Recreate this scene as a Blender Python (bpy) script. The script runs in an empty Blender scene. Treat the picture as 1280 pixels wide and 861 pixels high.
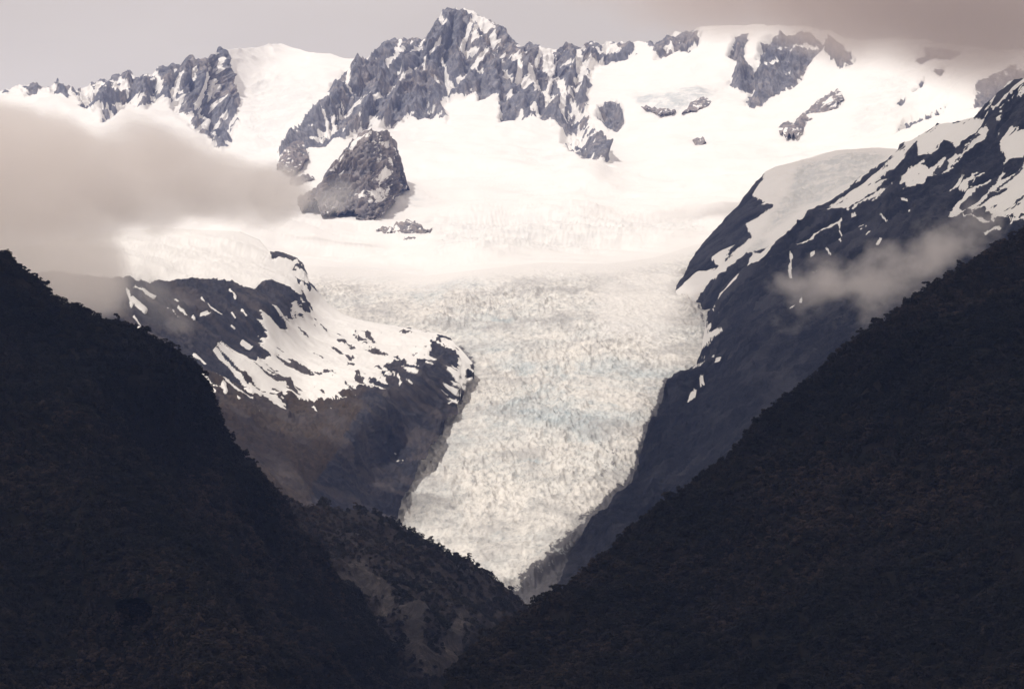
import bpy, math, random
import numpy as np
from mathutils import Vector

# ------------------------------------------------------------------ camera, light, exposure
F = 4861.0            # focal length in pixels of the 1280 px wide photograph
ZC = 30.0             # eye height above the plain
HZ = 870.0            # row of the true horizon
sc = bpy.context.scene
cam_d = bpy.data.cameras.new('camera')
cam = bpy.data.objects.new('camera', cam_d)
sc.collection.objects.link(cam)
cam.location = (0, 0, ZC)
cam.rotation_euler = (math.radians(90), 0, 0)
cam_d.sensor_width = 36.0
cam_d.lens = F / 1280 * 36.0
cam_d.shift_y = (HZ - 430.5) / 1280
cam_d.clip_start = 1.0
cam_d.clip_end = 80000.0
sc.camera = cam
sc.render.resolution_x, sc.render.resolution_y = 1024, 688

SUN_EL, SUN_H = 55.0, (-0.68, -0.73)          # sun high, to the left and a little behind the camera
el = math.radians(SUN_EL)
to_sun = Vector((SUN_H[0] * math.cos(el), SUN_H[1] * math.cos(el), math.sin(el))).normalized()
sun_d = bpy.data.lights.new('sun', 'SUN')
sun_d.energy = 2.9
sun_d.angle = math.radians(1.5)
sun_d.color = (1.0, 0.945, 0.87)
sun = bpy.data.objects.new('sun', sun_d)
sc.collection.objects.link(sun)
sun.rotation_euler = to_sun.to_track_quat('Z', 'Y').to_euler()
sun.location = (0, 0, 6000)

world = bpy.data.worlds.new('World')
sc.world = world
world.use_nodes = True
wn = world.node_tree
wn.nodes.clear()
w_out = wn.nodes.new('ShaderNodeOutputWorld')
w_sky = wn.nodes.new('ShaderNodeTexSky')
w_sky.sky_type = 'NISHITA'
w_sky.sun_disc = False
w_sky.sun_elevation = el
w_sky.sun_rotation = math.atan2(SUN_H[0], SUN_H[1])
w_b1 = wn.nodes.new('ShaderNodeBackground')
w_b1.inputs['Strength'].default_value = 0.09
wn.links.new(w_sky.outputs[0], w_b1.inputs['Color'])
w_co = wn.nodes.new('ShaderNodeTexCoord')
w_mp = wn.nodes.new('ShaderNodeMapping')
w_mp.inputs['Scale'].default_value = (1.0, 1.0, 2.6)
w_no = wn.nodes.new('ShaderNodeTexNoise')
w_no.inputs['Scale'].default_value = 8.0
w_no.inputs['Detail'].default_value = 6
w_no.inputs['Roughness'].default_value = 0.45
w_rp = wn.nodes.new('ShaderNodeValToRGB')
w_rp.color_ramp.elements[0].position = 0.32
w_rp.color_ramp.elements[0].color = (0.76, 0.655, 0.56, 1)
w_rp.color_ramp.elements[1].position = 0.66
w_rp.color_ramp.elements[1].color = (0.88, 0.77, 0.67, 1)
w_b2 = wn.nodes.new('ShaderNodeBackground')
w_b2.inputs['Strength'].default_value = 1.10
w_mx = wn.nodes.new('ShaderNodeMixShader')
w_mx.inputs['Fac'].default_value = 0.92          # high overcast veil over the clear sky
wn.links.new(w_co.outputs['Generated'], w_mp.inputs['Vector'])
wn.links.new(w_mp.outputs[0], w_no.inputs['Vector'])
wn.links.new(w_no.outputs['Fac'], w_rp.inputs['Fac'])
wn.links.new(w_rp.outputs['Color'], w_b2.inputs['Color'])
wn.links.new(w_b1.outputs[0], w_mx.inputs[1])
wn.links.new(w_b2.outputs[0], w_mx.inputs[2])
wn.links.new(w_mx.outputs[0], w_out.inputs['Surface'])

sc.view_settings.view_transform = 'Standard'
sc.view_settings.look = 'None'
sc.view_settings.exposure = -0.06
sc.view_settings.gamma = 1.0
sc.view_settings.use_curve_mapping = False
sc.render.engine = 'CYCLES'
cy = sc.cycles
cy.use_denoising = True
cy.max_bounces = 8
cy.diffuse_bounces = 3
cy.glossy_bounces = 1
cy.transmission_bounces = 2
cy.transparent_max_bounces = 8
cy.volume_bounces = 5
cy.volume_step_rate = 1.0
cy.volume_max_steps = 96
cy.use_fast_gi = False
cy.caustics_reflective = False
cy.caustics_refractive = False

random.seed(7)
RNG = np.random.default_rng(11)

# ------------------------------------------------------------------ noise
_perm = np.tile(RNG.permutation(256), 2).astype(np.int32)
_g = RNG.normal(size=(256, 3)); _g /= np.linalg.norm(_g, axis=1)[:, None]
_g = _g.astype(np.float32)

def perlin(x, y, z):
    x = np.asarray(x, np.float64); y = np.asarray(y, np.float64); z = np.asarray(z, np.float64)
    xf, yf, zf = np.floor(x), np.floor(y), np.floor(z)
    xi = xf.astype(np.int64) & 255; yi = yf.astype(np.int64) & 255; zi = zf.astype(np.int64) & 255
    x = (x - xf).astype(np.float32); y = (y - yf).astype(np.float32); z = (z - zf).astype(np.float32)
    u = x * x * x * (x * (x * 6 - 15) + 10); v = y * y * y * (y * (y * 6 - 15) + 10); w = z * z * z * (z * (z * 6 - 15) + 10)
    r = np.zeros_like(x)
    for dx in (0, 1):
        wx = u if dx else 1 - u
        a = _perm[(xi + dx) & 255]
        for dy in (0, 1):
            wy = v if dy else 1 - v
            b = _perm[(a + yi + dy) & 255]
            for dz in (0, 1):
                wz = w if dz else 1 - w
                g = _g[_perm[(b + zi + dz) & 255]]
                r += wx * wy * wz * (g[..., 0] * (x - dx) + g[..., 1] * (y - dy) + g[..., 2] * (z - dz))
    return r * 1.5

def fbm(p, f, octv=4, gain=0.5, lac=2.03, seed=0.0):
    s = 0.0; a = 1.0; t = 0.0
    for o in range(octv):
        k = f * lac ** o
        s = s + a * perlin(p[0] * k + seed + 17.3 * o, p[1] * k + 3.1 * o - seed, p[2] * k + 9.7 * o)
        t += a; a *= gain
    return s / t

def ridged(p, f, octv=4, gain=0.55, lac=2.07, seed=0.0):
    s = 0.0; a = 1.0; t = 0.0; prev = 1.0
    for o in range(octv):
        k = f * lac ** o
        n = 1 - np.abs(perlin(p[0] * k + seed + 11.9 * o, p[1] * k + 5.3 * o + seed, p[2] * k + 2.7 * o)) * 1.6
        n = np.clip(n, 0, 1) ** 2
        s = s + a * n * prev
        t += a; a *= gain
        prev = 0.35 + 0.65 * n
    return s / t

def sstep(a, b, x):
    t = np.clip((x - a) / (b - a), 0, 1)
    return t * t * (3 - 2 * t)

# ------------------------------------------------------------------ tracing helpers
def unproject(px, py, d):
    return (px - 640.0) / F * d, d, ZC + (HZ - py) / F * d

def line(pts):
    a = np.array(sorted(pts), float)
    return lambda x: np.interp(x, a[:, 0], a[:, 1])

def jag(fn, amp, period, seed, mask=None):
    """roughen a traced line with small irregular teeth"""
    def g(x):
        x = np.asarray(x, float)
        k = (np.abs(perlin(x / period + seed, x * 0 + 0.37, x * 0 + seed)) - 0.28) * 2.0 + 0.8 * perlin(x / (period * 0.42) + seed, x * 0 + 7.1, x * 0)
        return fn(x) + amp * k * (1.0 if mask is None else mask(x))
    return g

class Field:
    """thin plate spline of the distance over control points (column, row, metres)"""
    def __init__(self, pts, reg=1e-4):
        a = np.array(pts, float)
        self.c = a[:, :2] / 300.0
        n = len(a)
        K = self._k(self.c, self.c) + np.eye(n) * reg
        P = np.hstack([np.ones((n, 1)), self.c])
        M = np.zeros((n + 3, n + 3)); M[:n, :n] = K; M[:n, n:] = P; M[n:, :n] = P.T
        self.w = np.linalg.solve(M, np.concatenate([a[:, 2], np.zeros(3)]))
    @staticmethod
    def _k(a, b):
        d2 = ((a[:, None, :] - b[None, :, :]) ** 2).sum(2)
        return 0.5 * d2 * np.log(d2 + 1e-12)
    def __call__(self, px, py):
        q = np.stack([np.ravel(px), np.ravel(py)], 1) / 300.0
        out = np.empty(len(q))
        for i in range(0, len(q), 60000):
            s = q[i:i + 60000]
            out[i:i + 60000] = self._k(s, self.c) @ self.w[:-3] + self.w[-3] + s @ self.w[-2:]
        return out.reshape(np.shape(px))

def sd_poly(px, py, poly, far=25.0):
    """signed distance in pixels to a polygon, positive inside"""
    p = np.array(poly, float)
    out = np.full(px.shape, -far)
    m = (px > p[:, 0].min() - far) & (px < p[:, 0].max() + far) & (py > p[:, 1].min() - far) & (py < p[:, 1].max() + far)
    if not m.any():
        return out
    x, y = px[m], py[m]
    d = np.full(x.shape, 1e9); ins = np.zeros(x.shape, bool)
    for a, b in zip(p, np.roll(p, -1, 0)):
        e = b - a; l2 = max(e @ e, 1e-9)
        t = np.clip(((x - a[0]) * e[0] + (y - a[1]) * e[1]) / l2, 0, 1)
        d = np.minimum(d, np.hypot(x - a[0] - t * e[0], y - a[1] - t * e[1]))
        c = ((a[1] > y) != (b[1] > y))
        with np.errstate(divide='ignore', invalid='ignore'):
            xx = (b[0] - a[0]) * (y - a[1]) / (b[1] - a[1] if b[1] != a[1] else 1e-9) + a[0]
        ins ^= c & (x < xx)
    out[m] = np.where(ins, d, -d)
    return np.maximum(out, -far)

def sd_line(px, py, pts, w, far=25.0):
    p = np.array(pts, float)
    out = np.full(px.shape, -far)
    m = (px > p[:, 0].min() - far) & (px < p[:, 0].max() + far) & (py > p[:, 1].min() - far) & (py < p[:, 1].max() + far)
    if not m.any():
        return out
    x, y = px[m], py[m]
    d = np.full(x.shape, 1e9)
    for a, b in zip(p[:-1], p[1:]):
        e = b - a; l2 = max(e @ e, 1e-9)
        t = np.clip(((x - a[0]) * e[0] + (y - a[1]) * e[1]) / l2, 0, 1)
        d = np.minimum(d, np.hypot(x - a[0] - t * e[0], y - a[1] - t * e[1]))
    out[m] = w - d
    return np.maximum(out, -far)

def sd_union(px, py, polys=(), lines=()):
    s = np.full(px.shape, -25.0)
    for p in polys:
        s = np.maximum(s, sd_poly(px, py, p))
    for pts, w in lines:
        s = np.maximum(s, sd_line(px, py, pts, w))
    return s

# ------------------------------------------------------------------ mesh helpers
def mesh_from_grid(name, P, attrs=None, smooth=True, flip=False):
    """P is (rows, cols, 3)"""
    r, c = P.shape[:2]
    idx = np.arange(r * c).reshape(r, c)
    q = np.stack([idx[1:, :-1], idx[1:, 1:], idx[:-1, 1:], idx[:-1, :-1]], -1).reshape(-1, 4)
    if flip:
        q = q[:, ::-1]
    return mesh_from_arrays(name, P.reshape(-1, 3), q, attrs, smooth)

def mesh_from_arrays(name, V, Q, attrs=None, smooth=True):
    me = bpy.data.meshes.new(name)
    n, k = Q.shape
    me.vertices.add(len(V)); me.vertices.foreach_set('co', np.ascontiguousarray(V, np.float32).ravel())
    me.loops.add(n * k); me.loops.foreach_set('vertex_index', np.ascontiguousarray(Q, np.int32).ravel())
    me.polygons.add(n); me.polygons.foreach_set('loop_start', np.arange(0, n * k, k, dtype=np.int32))
    if smooth:
        me.polygons.foreach_set('use_smooth', np.ones(n, bool))
    me.update(calc_edges=True)
    for a, v in (attrs or {}).items():
        at = me.attributes.new(a, 'FLOAT', 'POINT')
        at.data.foreach_set('value', np.ascontiguousarray(v, np.float32).ravel())
    return me

def link(name, me, mat=None, parent=None, label=None, cat=None, kind=None, group=None):
    o = bpy.data.objects.new(name, me)
    sc.collection.objects.link(o)
    if mat is not None and me is not None:
        if not me.materials:
            me.materials.append(mat)
    if parent: o.parent = parent
    if label: o['label'] = label
    if cat: o['category'] = cat
    if kind: o['kind'] = kind
    if group: o['group'] = group
    return o

def normals(P):
    du = np.gradient(P, axis=1); dv = np.gradient(P, axis=0)
    n = np.cross(du, dv)
    n /= np.linalg.norm(n, axis=2, keepdims=True) + 1e-9
    s = np.where((n[..., 2:3] < 0), -1.0, 1.0)
    return n * s

def smooth2(a, k):
    for _ in range(k):
        b = np.pad(a, ((1, 1), (1, 1), (0, 0)), mode='edge')
        a = (b[:-2, 1:-1] + b[2:, 1:-1] + b[1:-1, :-2] + b[1:-1, 2:] + 2 * a) / 6
    return a

def base_grid(x0, x1, ncol, top, bot, nrow, field, vpow=1.0):
    px = np.linspace(x0, x1, ncol)[None, :].repeat(nrow, 0)
    v = (np.linspace(0, 1, nrow) ** vpow)[:, None]
    t = top(px[0]); b = bot(px[0])
    # rows follow the exact outline at the edges and a smoothed one inside, so steps in the outline leave no seams
    g = np.exp(-0.5 * (np.arange(-60, 61) / 20.0) ** 2); g /= g.sum()
    k = np.clip((b - t) / 80.0, 0, 1)
    ts = t + k * (np.convolve(np.pad(t, 60, mode='edge'), g, 'valid') - t)
    bs_ = b + k * (np.convolve(np.pad(b, 60, mode='edge'), g, 'valid') - b)
    py = ts[None, :] + (bs_ - ts)[None, :] * v + (t - ts)[None, :] * (1 - v) ** 7 + (b - bs_)[None, :] * v ** 7
    d = field(px, py)
    P = np.stack(unproject(px, py, d), -1)
    return px, py, d, P, v

def add_back(P, attrs, rows, run, drop, seed=0.0):
    """continue the surface over the crest and down its far side"""
    top = P[0]
    ext = []; k = np.arange(rows, 0, -1)
    for i in k:
        t = i / rows
        q = top.copy()
        q[:, 1] += run * t
        q[:, 0] *= (q[:, 1] / top[:, 1])
        q[:, 2] -= drop * (t ** 1.15)
        q[:, 2] += 0.12 * drop * t * fbm((q[:, 0], q[:, 1], q[:, 2]), 1 / 160.0, 4, seed=seed)
        ext.append(q)
    E = np.stack(ext, 0)
    P2 = np.concatenate([E, P], 0)
    at = {n: np.concatenate([np.repeat(a[:1], rows, 0), a], 0) for n, a in attrs.items()}
    return P2, at

# ------------------------------------------------------------------ materials
def new_mat(name):
    m = bpy.data.materials.new(name)
    m.use_nodes = True
    nt = m.node_tree
    return m, nt, nt.nodes['Principled BSDF']

def N(nt, typ, **kw):
    n = nt.nodes.new(typ)
    for k, v in kw.items():
        if k in n.inputs: n.inputs[k].default_value = v
        else: setattr(n, k, v)
    return n

def noise_node(nt, co, scale, detail=5, rough=0.55, vscale=(1, 1, 1), dist=0.0):
    mp = N(nt, 'ShaderNodeMapping'); mp.inputs['Scale'].default_value = vscale
    nt.links.new(co, mp.inputs['Vector'])
    n = N(nt, 'ShaderNodeTexNoise', Scale=scale, Detail=detail, Roughness=rough, Distortion=dist)
    nt.links.new(mp.outputs[0], n.inputs['Vector'])
    return n.outputs['Fac']

def ramp(nt, fac, stops):
    r = N(nt, 'ShaderNodeValToRGB')
    e = r.color_ramp.elements
    while len(e) < len(stops): e.new(0.5)
    for el_, (p, c) in zip(e, stops):
        el_.position = p; el_.color = (*c, 1)
    nt.links.new(fac, r.inputs['Fac'])
    return r.outputs['Color']

def mixc(nt, fac, a, b):
    m = N(nt, 'ShaderNodeMix', data_type='RGBA')
    nt.links.new(fac, m.inputs[0]) if not isinstance(fac, float) else setattr(m.inputs[0], 'default_value', fac)
    for s, i in ((a, 6), (b, 7)):
        if isinstance(s, tuple): m.inputs[i].default_value = (*s, 1)
        else: nt.links.new(s, m.inputs[i])
    return m.outputs[2]

def math_n(nt, op, a, b=None, c=None):
    m = N(nt, 'ShaderNodeMath', operation=op)
    for i, s in enumerate((a, b, c)):
        if s is None: continue
        if isinstance(s, (int, float)): m.inputs[i].default_value = s
        else: nt.links.new(s, m.inputs[i])
    return m.outputs[0]

def attr(nt, name):
    return N(nt, 'ShaderNodeAttribute', attribute_name=name).outputs['Fac']

def mrange(nt, v, a, b, c=0.0, d=1.0):
    m = N(nt, 'ShaderNodeMapRange', interpolation_type='SMOOTHSTEP')
    nt.links.new(v, m.inputs[0])
    for i, q in zip((1, 2, 3, 4), (a, b, c, d)): m.inputs[i].default_value = q
    return m.outputs[0]

def mat_mountain(name, rock, veg=None, snow=((0.81, 0.785, 0.755), (0.87, 0.85, 0.825)), px=3.0, bump=6.0):
    """rock and snow sorted by the 'snow' attribute; scrub by 'scrub'; px = metres per detail"""
    m, nt, bs = new_mat(name)
    co = N(nt, 'ShaderNodeNewGeometry').outputs['Position']
    n1 = noise_node(nt, co, 1 / (px * 60), 6, 0.6)
    n2 = noise_node(nt, co, 1 / (px * 7), 6, 0.72, (1, 1, 0.55), 0.6)
    n3 = noise_node(nt, co, 1 / (px * 4), 4, 0.65)
    rc = ramp(nt, n1, [(0.30, rock[0]), (0.5, rock[1]), (0.68, rock[2])])
    dark = tuple(c * 0.55 for c in rock[0])
    rc = mixc(nt, mrange(nt, n2, 0.40, 0.62, 0.75, 0.0), rc, dark)  # darkens the bump's low parts, putting crevice shade into the rock colour
    rc = mixc(nt, mrange(nt, attr(nt, 'tone'), 0.35, 0.9, 0.0, 0.75), rc, rock[2])
    if veg:
        rcl = rc
        vc = ramp(nt, n2, [(0.35, veg[0]), (0.65, veg[1])])
        f = math_n(nt, 'ADD', attr(nt, 'scrub'), math_n(nt, 'MULTIPLY', math_n(nt, 'SUBTRACT', n1, 0.5), 1.4))
        rc = mixc(nt, math_n(nt, 'MULTIPLY', mrange(nt, f, 0.4, 0.65), mrange(nt, attr(nt, 'tone'), 0.3, 0.95, 1.0, 0.25)), rc, vc)
    sn = mixc(nt, n1, snow[0], snow[1])
    sn = mixc(nt, math_n(nt, 'MULTIPLY', attr(nt, 'ice'), mrange(nt, noise_node(nt, co, 1 / (px * 22), 6, 0.72, (0.8, 0.8, 1.6)), 0.36, 0.62)), sn, (0.53, 0.555, 0.56))
    f = math_n(nt, 'ADD', attr(nt, 'snow'), math_n(nt, 'MULTIPLY', math_n(nt, 'SUBTRACT', n3, 0.5), 0.8))
    fac = mrange(nt, f, 0.42, 0.58)
    col = mixc(nt, fac, rc, sn)
    nt.links.new(col, bs.inputs['Base Color'])
    bs.inputs['Roughness'].default_value = 0.9
    bs.inputs['Specular IOR Level'].default_value = 0.15
    b = N(nt, 'ShaderNodeBump', Distance=bump)
    nt.links.new(math_n(nt, 'SUBTRACT', 1.0, math_n(nt, 'MULTIPLY', fac, 0.82)), b.inputs['Strength'])
    nt.links.new(n2, b.inputs['Height'])
    nt.links.new(b.outputs[0], bs.inputs['Normal'])
    return m

def mat_glacier():
    m, nt, bs = new_mat('glacier_ice')
    co = N(nt, 'ShaderNodeNewGeometry').outputs['Position']
    n1 = noise_node(nt, co, 1 / 190.0, 7, 0.70, (0.7, 0.22, 1.2), 0.4)
    n2 = noise_node(nt, co, 1 / 15.0, 5, 0.72, (1, 0.24, 1))
    n3 = noise_node(nt, co, 1 / 110.0, 8, 0.74, (0.7, 0.24, 1.3), 0.5)
    base = ramp(nt, n2, [(0.28, (0.29, 0.295, 0.295)), (0.45, (0.66, 0.635, 0.595)), (0.62, (0.82, 0.785, 0.73))])
    blue = ramp(nt, n2, [(0.3, (0.30, 0.36, 0.385)), (0.68, (0.60, 0.655, 0.665))])
    c = mixc(nt, math_n(nt, 'MULTIPLY', mrange(nt, n1, 0.42, 0.66, 0.0, 0.9), attr(nt, 'blue')), base, blue)
    grey = mixc(nt, n2, (0.27, 0.27, 0.27), (0.58, 0.56, 0.535))
    c = mixc(nt, math_n(nt, 'MULTIPLY', mrange(nt, n3, 0.45, 0.64), 0.8), c, grey)
    c = mixc(nt, math_n(nt, 'MULTIPLY', mrange(nt, attr(nt, 'crev'), 0.18, 0.65), 0.75), c, (0.40, 0.455, 0.47))
    f = math_n(nt, 'ADD', attr(nt, 'dirt'), math_n(nt, 'MULTIPLY', math_n(nt, 'SUBTRACT', n2, 0.5), 1.5))
    rub = mixc(nt, n2, (0.045, 0.045, 0.055), (0.17, 0.16, 0.16))
    c = mixc(nt, mrange(nt, f, 0.42, 0.62), c, rub)
    c = mixc(nt, attr(nt, 'snow'), c, (0.80, 0.775, 0.745))
    nt.links.new(c, bs.inputs['Base Color'])
    bs.inputs['Roughness'].default_value = 0.7
    bs.inputs['Specular IOR Level'].default_value = 0.2
    b = N(nt, 'ShaderNodeBump', Distance=3.0, Strength=0.5)
    nt.links.new(n2, b.inputs['Height'])
    nt.links.new(b.outputs[0], bs.inputs['Normal'])
    return m

def mat_plain(name, a, b, scale, rough=0.95):
    m, nt, bs = new_mat(name)
    co = N(nt, 'ShaderNodeNewGeometry').outputs['Position']
    n = noise_node(nt, co, scale, 6, 0.62)
    nt.links.new(ramp(nt, n, [(0.35, a), (0.65, b)]), bs.inputs['Base Color'])
    bs.inputs['Roughness'].default_value = rough
    bs.inputs['Specular IOR Level'].default_value = 0.1
    return m

def mat_leaves(name, cols):
    m, nt, bs = new_mat(name)
    oi = N(nt, 'ShaderNodeObjectInfo').outputs['Random']
    co = N(nt, 'ShaderNodeNewGeometry').outputs['Position']
    big = noise_node(nt, co, 1 / 210.0, 5, 0.66, (1, 0.6, 0.8))  # broad leaf-colour patches stand in for sun and shade on hillside folds
    r = math_n(nt, 'ADD', math_n(nt, 'MULTIPLY', oi, 0.5), math_n(nt, 'SUBTRACT', math_n(nt, 'MULTIPLY', big, 1.9), 0.62))
    c = ramp(nt, r, [(0.1, cols[0]), (0.45, cols[1]), (0.75, cols[2]), (0.95, cols[3])])
    nt.links.new(c, bs.inputs['Base Color'])
    bs.inputs['Roughness'].default_value = 0.75
    bs.inputs['Specular IOR Level'].default_value = 0.2
    return m

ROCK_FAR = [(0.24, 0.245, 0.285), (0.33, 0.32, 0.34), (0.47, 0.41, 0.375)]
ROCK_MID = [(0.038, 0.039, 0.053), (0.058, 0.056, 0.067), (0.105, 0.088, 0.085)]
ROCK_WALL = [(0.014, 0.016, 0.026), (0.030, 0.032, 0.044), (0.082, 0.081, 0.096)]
M_range = mat_mountain('range_rock_and_snow', ROCK_FAR, px=3.0, bump=14)
M_outcrop = mat_mountain('outcrop_rock_and_snow', [(0.20, 0.195, 0.215), (0.29, 0.27, 0.28), (0.38, 0.33, 0.31)], px=2.4, bump=7)
M_snow = mat_mountain('snowfield', ROCK_FAR, px=3.0, bump=6)
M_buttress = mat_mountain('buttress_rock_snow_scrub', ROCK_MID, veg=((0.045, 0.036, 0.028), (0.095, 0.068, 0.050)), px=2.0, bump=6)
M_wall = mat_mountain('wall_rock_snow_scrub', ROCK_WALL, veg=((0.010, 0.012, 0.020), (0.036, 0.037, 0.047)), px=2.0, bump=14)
M_glacier = mat_glacier()
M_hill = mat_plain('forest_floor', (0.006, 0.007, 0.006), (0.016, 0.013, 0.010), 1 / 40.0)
M_spur = mat_mountain('spur_scree', [(0.034, 0.030, 0.032), (0.058, 0.049, 0.048), (0.105, 0.086, 0.082)], veg=((0.012, 0.011, 0.012), (0.034, 0.026, 0.025)), px=0.9, bump=4)
M_plain = mat_plain('plain_grass', (0.035, 0.045, 0.02), (0.07, 0.075, 0.035), 1 / 200.0)
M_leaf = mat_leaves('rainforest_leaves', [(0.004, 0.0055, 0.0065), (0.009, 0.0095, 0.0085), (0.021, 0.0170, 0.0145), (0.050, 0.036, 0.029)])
M_bark = mat_plain('bark', (0.05, 0.042, 0.035), (0.11, 0.095, 0.08), 0.6)

# ------------------------------------------------------------------ ground sheet
g = np.zeros((60, 60, 3))
gx, gy = np.meshgrid(np.linspace(-9500, 9500, 60), np.linspace(-1500, 22000, 60))
g[..., 0], g[..., 1] = gx, gy
g[..., 2] = 2.0 * fbm((gx, gy, gx * 0), 1 / 900.0, 3)
link('ground', mesh_from_grid('ground', g, flip=True), M_plain, kind='structure', label='flat grassy plain at the foot of the hills')

# ------------------------------------------------------------------ upper mountains + snowfield (one continuous distance field)
SKY = [(-160, 118), (-60, 100), (11, 111), (23.5, 106), (44, 105), (49, 108), (62, 107), (72, 98), (84, 108), (96, 113), (108, 106), (121, 101), (138, 98),
       (145, 94), (163, 88), (169, 96), (182, 90), (188.5, 92.6), (199, 82), (215, 81), (226, 80), (229, 75), (237, 68), (246, 73), (259, 71),
       (269, 66), (275, 58), (280, 62), (286, 61), (313, 59.6), (337, 57), (350, 54), (370, 58), (397, 64), (430, 69), (448, 69), (456, 71),
       (465, 67), (475, 57), (485, 50), (498, 48), (507, 46.5), (513, 50.5), (523, 48), (532, 47), (539, 37), (545, 25), (552, 15), (562, 10),
       (579, 9.5), (593, 13.5), (599, 20), (609, 23.6), (623, 29.6), (633, 40), (643, 50), (655, 59), (662, 52), (670, 54), (683, 60), (700, 60.6),
       (709, 53), (722, 60), (731, 55.6), (741, 50.5), (747, 54), (764, 50), (776, 52), (790, 55.6), (795, 50.5), (805, 52), (818, 54.5),
       (835, 45.5), (843, 40.4), (854, 40), (869, 35), (890, 33), (919, 36), (950, 33), (983, 36), (1013, 34), (1040, 38), (1057, 46), (1075, 52),
       (1110, 52), (1150, 50), (1190, 52), (1225, 62), (1262, 68), (1300, 60), (1420, 40)]
sky_line = jag(line(SKY), 2.6, 9.0, 3.3, lambda x: 1 - sstep(278, 290, x) * (1 - sstep(446, 462, x)) * 0.95 - sstep(880, 900, x) * 0.6)
UP = Field([(-160, 118, 15600), (11, 111, 15900), (150, 92, 16100), (275, 60, 16300), (350, 54, 16900), (450, 70, 16700), (510, 47, 16600), (570, 10, 16900),
            (640, 48, 16800), (700, 60, 16900), (790, 53, 17100), (870, 35, 17100), (960, 33, 16800), (1060, 48, 16400), (1160, 50, 15900), (1262, 68, 15300), (1420, 40, 14600),
            (11, 150, 15400), (120, 150, 15500), (270, 185, 15500), (330, 150, 16000), (400, 135, 15800), (370, 205, 14900), (500, 150, 16050), (560, 150, 16000), (600, 118, 16250),
            (650, 150, 16050), (700, 165, 15900), (755, 198, 15200), (800, 100, 16600), (840, 112, 16350), (840, 142, 16000), (875, 185, 15300), (940, 140, 16000), (1000, 175, 15300), (1050, 128, 15800),
            (1120, 130, 15500), (1150, 145, 15200), (1230, 130, 14800), (1150, 180, 14300), (1262, 180, 13800), (1420, 180, 13400),
            (600, 200, 15100), (600, 260, 13600), (600, 330, 11950), (450, 290, 13000), (400, 340, 11700), (300, 250, 13500), (300, 300, 12300), (200, 330, 11900), (60, 300, 12900), (-160, 300, 13200),
            (750, 200, 15000), (750, 260, 13650), (750, 330, 12000), (880, 240, 14000), (880, 310, 12500), (1000, 240, 13600), (1000, 330, 12000), (1150, 300, 12500), (1262, 300, 12400), (1420, 300, 12200),
            (600, 352, 11550), (300, 352, 11500), (900, 352, 11800), (650, 400, 10700), (450, 400, 10750), (900, 400, 10800)])
R_LEFT = [(5, 100), (44, 98), (72, 92), (108, 98), (163, 82), (199, 75), (237, 62), (275, 52), (284, 64), (286, 93), (299, 131), (296, 146), (300, 160), (290, 180), (277, 188),
          (258, 180), (249, 175), (236, 162), (240, 150), (225, 143), (212, 130), (200, 125), (190, 128), (180, 138), (172, 136), (170, 118), (163, 128), (150, 137), (138, 152), (128, 156),
          (127, 142), (121, 138), (114, 144), (108, 138), (98, 125), (90, 118), (84, 127), (70, 122), (62, 114), (44, 115), (33, 120), (25, 110), (5, 114)]
R_MAIN = [(456, 74), (431, 88), (414, 101), (412, 114), (397, 135), (380, 155), (360, 173), (348, 185), (350, 199), (365, 216), (382, 199), (386, 183), (406, 186), (421, 172), (431, 178),
          (441, 165), (465, 158), (498, 156), (502, 148), (522, 145), (532, 143), (545, 148), (559, 156), (562, 148), (549, 131), (559, 124), (579, 118), (596, 111), (597, 124), (620, 119), (626, 135),
          (625, 152), (650, 154), (662, 153), (687, 160), (704, 162), (702, 176), (711, 184), (731, 196), (759, 202), (762, 192), (739, 162), (734, 148), (738, 110), (742, 80), (756, 74), (780, 72), (795, 66), (790, 45), (740, 40), (700, 48), (660, 42),
          (630, 20), (600, 5), (560, 0), (535, 30), (500, 40), (475, 50)]
R_SMALL = [
    [(744, 148), (752, 133), (768, 128), (778, 138), (781, 156), (770, 166), (755, 160)],
    [(805, 52), (836, 42), (856, 36), (870, 30), (878, 36), (874, 56), (862, 67), (848, 60), (835, 67), (820, 72), (818, 62)],
    [(912, 72), (919, 48), (936, 45), (930, 80), (946, 84), (949, 62), (957, 48), (983, 46), (1013, 42), (1030, 54), (1017, 68), (998, 98), (974, 115), (953, 135), (937, 141), (932, 131), (943, 112), (926, 113), (912, 105), (926, 84)],
    [(1027, 56), (1054, 53), (1067, 77), (1062, 92), (1047, 82), (1036, 70)],
    [(1143, 75), (1156, 60), (1173, 57), (1202, 66), (1188, 75), (1168, 70), (1150, 78)],
    [(1166, 91), (1180, 87), (1177, 97)], [(1143, 117), (1147, 108), (1157, 104), (1154, 115)], [(1121, 131), (1130, 126), (1126, 132)],
    [(1119, 170), (1124, 157), (1130, 148), (1146, 144), (1160, 139), (1180, 130), (1176, 136), (1158, 144), (1142, 150), (1135, 158)],
    [(1213, 131), (1219, 105), (1234, 93), (1262, 80), (1300, 70), (1300, 92), (1262, 98), (1247, 111), (1231, 131)],
]
x0, x1 = -150, 1430
NC, NR = 1180, 340
px, py, d, P, v = base_grid(x0, x1, NC, sky_line, lambda x: np.full(x.shape, 356.0), NR, UP, vpow=1.12)
nrm = normals(smooth2(P, 6))
q = (P[..., 0] - 0.55 * P[..., 2], P[..., 1] * 0.8, P[..., 2] * 0.55)
rid = ridged(q, 1 / 230.0, 6, 0.60)
rid2 = ridged((P[..., 0] + 0.35 * P[..., 2], P[..., 1] * 0.8, P[..., 2] * 0.6), 1 / 70.0, 4, 0.62, seed=40)
relief = 0.62 * rid + 0.38 * rid2
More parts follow.
